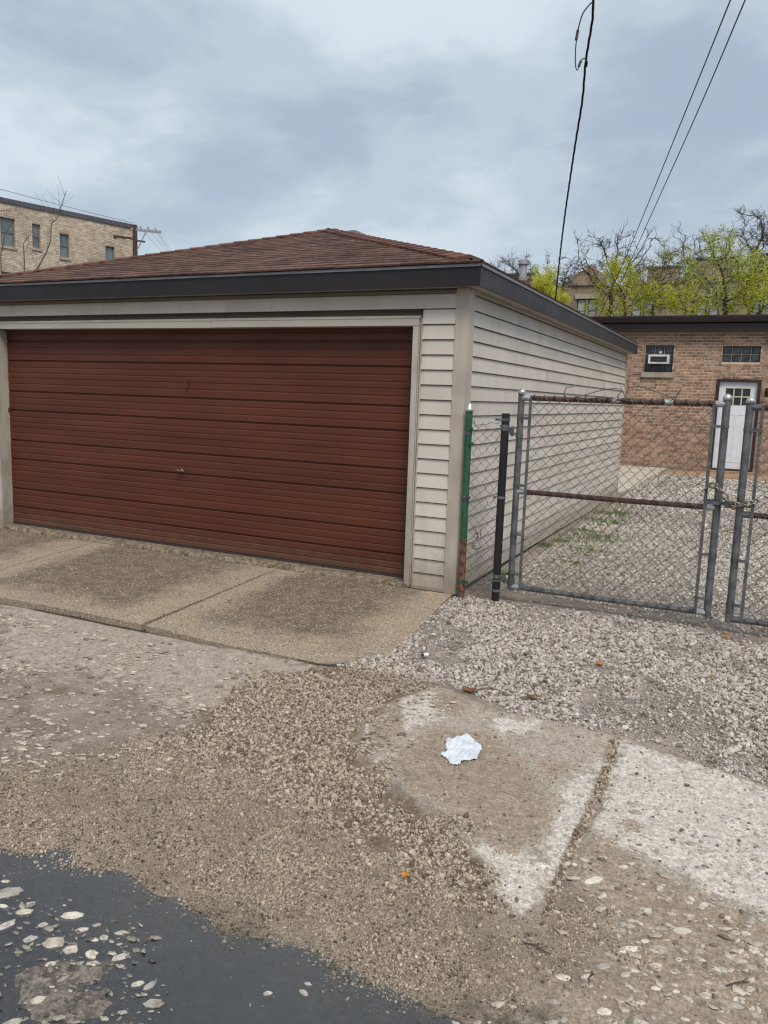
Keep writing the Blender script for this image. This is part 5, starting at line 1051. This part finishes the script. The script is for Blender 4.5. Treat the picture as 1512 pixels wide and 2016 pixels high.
# ------------------------------------------------------------------ litter
def tissue():
    out = [(840 + a / 10.8, 1430 + b / 10.8) for a, b in ((390, 365), (560, 340), (700, 290), (860, 265), (960, 320), (1060, 430), (1150, 470), (1180, 530), (1165, 600), (1110, 700), (1080, 790), (960, 830), (860, 835), (770, 850), (640, 940), (470, 880), (440, 780), (330, 740), (285, 680), (310, 640), (410, 635), (395, 560))]
    P = np.array([[*G(a, b).xy] for a, b in out]); x0, y0 = P.min(0); x1, y1 = P.max(0); st = .0048
    xs = np.arange(x0 - st, x1 + st, st); ys = np.arange(y0 - st, y1 + st, st); X, Y = np.meshgrid(xs, ys); x, y = X.ravel(), Y.ravel(); d = sdist(P, x, y) + (vn(x, y, 40., 3) - .5) * .006
    ca, sa = .8, .6; X2, Y2 = x * ca + y * sa, -x * sa + y * ca
    tri = lambda q, f_: np.abs(((q * f_ + 1.3 * vn(x, y, 9., 2)) % 1.) - .5) * 2
    hgt = .004 + .010 * tri(X2, 17.) * np.clip(d / .02, 0, 1) + .007 * tri(Y2 + .4 * X2, 27.) + .006 * tri(x - .7 * y, 44.) * np.clip(d / .01, 0, 1) + .010 * np.clip(d / .06, 0, 1) * vn(x, y, 22., 2)
    zb = gz(x, y); nx = len(xs); idx = np.arange(len(x)).reshape(len(ys), nx); f = np.stack([idx[:-1, :-1], idx[:-1, 1:], idx[1:, 1:], idx[1:, :-1]], -1).reshape(-1, 4); f = f[(d[f] > 0).all(1)]
    used = np.unique(f); mp = {int(v): i for i, v in enumerate(used)}; mb = MB(); mb.add([(x[i], y[i], zb[i] + hgt[i]) for i in used], [tuple(mp[int(k)] for k in q) for q in f])
    c = (x[used].mean(), y[used].mean(), float(zb[used].mean())); o = mb.build('crumpled_tissue', M['tissue'], base=c)
    sm = o.modifiers.new('thickness', 'SOLIDIFY'); sm.thickness = .0012
    tag(o, 'crumpled white paper tissue lying flat on the muddy concrete slab', 'tissue')
tissue()
def leaf(px, py, s, mt, lab, seed):
    q = G(px, py); R = random.Random(seed); L = s / F_PX * (q - CAM).length; z = zg(q.x, q.y) + (.022 if py < 1420 else .008); a = R.uniform(0, 3.14); mb = MB(); pts = []
    n_ = 12
    for k in range(n_):
        t = 6.283 * k / n_; r_ = L * .5 * (1 + (.35 if k % 2 else -.25) + R.uniform(-.12, .12)); pts.append((q.x + math.cos(t + a) * r_, q.y + math.sin(t + a) * r_ * .7, z + .006 * math.sin(2 * t) + .004 * R.random()))
    mb.add(pts + [(q.x, q.y, z + .002)], [(k, (k + 1) % n_, n_) for k in range(n_)]); mb.tube([(q.x, q.y, z + .002), (q.x + L * .6 * math.cos(a), q.y + L * .6 * math.sin(a), z + .004)], .0012, 4)
    o = mb.build('fallen_leaf', M[mt], base=(q.x, q.y, z)); o.modifiers.new('thickness', 'SOLIDIFY').thickness = .0008
    tag(o, lab, 'leaf', 'fallen leaves on the ground')
leaf(1178, 1318, 17, 'leaf_orange', 'bright orange leaf on the crushed gravel above the joint between slabs', 1); leaf(1425, 1261, 15, 'leaf_orange', 'orange leaf on the gravel just in front of the right gate leaf', 2)
leaf(1400, 1342, 10, 'leaf_orange', 'small faded orange leaf on the gravel at the right', 3); leaf(1044, 1388, 24, 'leaf_brown', 'brown leaf at the edge of the gravel behind the tissue', 4); leaf(800, 1725, 18, 'leaf_orange', 'yellowish leaf scrap on the fine grit above the puddle', 5)
leaf(925, 1368, 26, 'leaf_brown', 'dark brown leaf on the gravel edge above the concrete slab', 6)
q = G(836, 1303); z = zg(q.x, q.y) + .03; t = thing('plastic_vial', (q.x, q.y, z - .02), 'small white plastic vial with a dark end on the gravel below the apron corner', 'litter'); ax = (RIGHT * .8 + Vector((.2, .5, .0))).normalized()
c0 = Vector((q.x, q.y, z)); MB().tube([c0 - ax * .010, c0 - ax * .009, c0 + ax * .022, c0 + ax * .026], [.008, .012, .012, .009], 10).build('body', M['plastic'], t); MB().tube([c0 - ax * .026, c0 - ax * .024, c0 - ax * .010], [.006, .0105, .0105], 10).build('cap', M['darkplastic'], t)
for k, (a, b, lab) in enumerate((((972, 1358), (985, 1335), 'dark twig standing in the gravel above the slabs'), ((1030, 1858), (1085, 1880), 'thin dark twig on the fine grit below the joint'), ((1430, 1945), (1475, 1938), 'thin twig among the pale set stones at bottom right'), ((1165, 1915), (1160, 1935), 'short dark twig beside the edge of the wet patch'), ((448, 1190), (455, 1194), 'short dark splinter on the right apron slab'))):
    p0, p1 = G(*a), G(*b); r_ = .004 if k < 1 else .0028
    f = lambda p_: Vector((p_.x, p_.y, (az(p_.x, p_.y) if k == 4 else zg(p_.x, p_.y)) + (.03 if k == 0 else .010)))
    A0, B0 = f(p0), f(p1); mb = MB(); mb.tube([A0, A0.lerp(B0, .4) + Vector((.004, .006, .003)), A0.lerp(B0, .75) + Vector((-.004, 0, .001)), B0], [r_, r_, r_ * .8, r_ * .5], 5); mb.tube([A0.lerp(B0, .5), A0.lerp(B0, .7) + Vector((.012, .014, .01))], r_ * .6, 4)
    tag(mb.build('twig', M['twig'], base=A0), lab, 'twig', 'twigs on the ground')
print('shingles', nsh, 'stones', nst, 'bricks', len(cand))
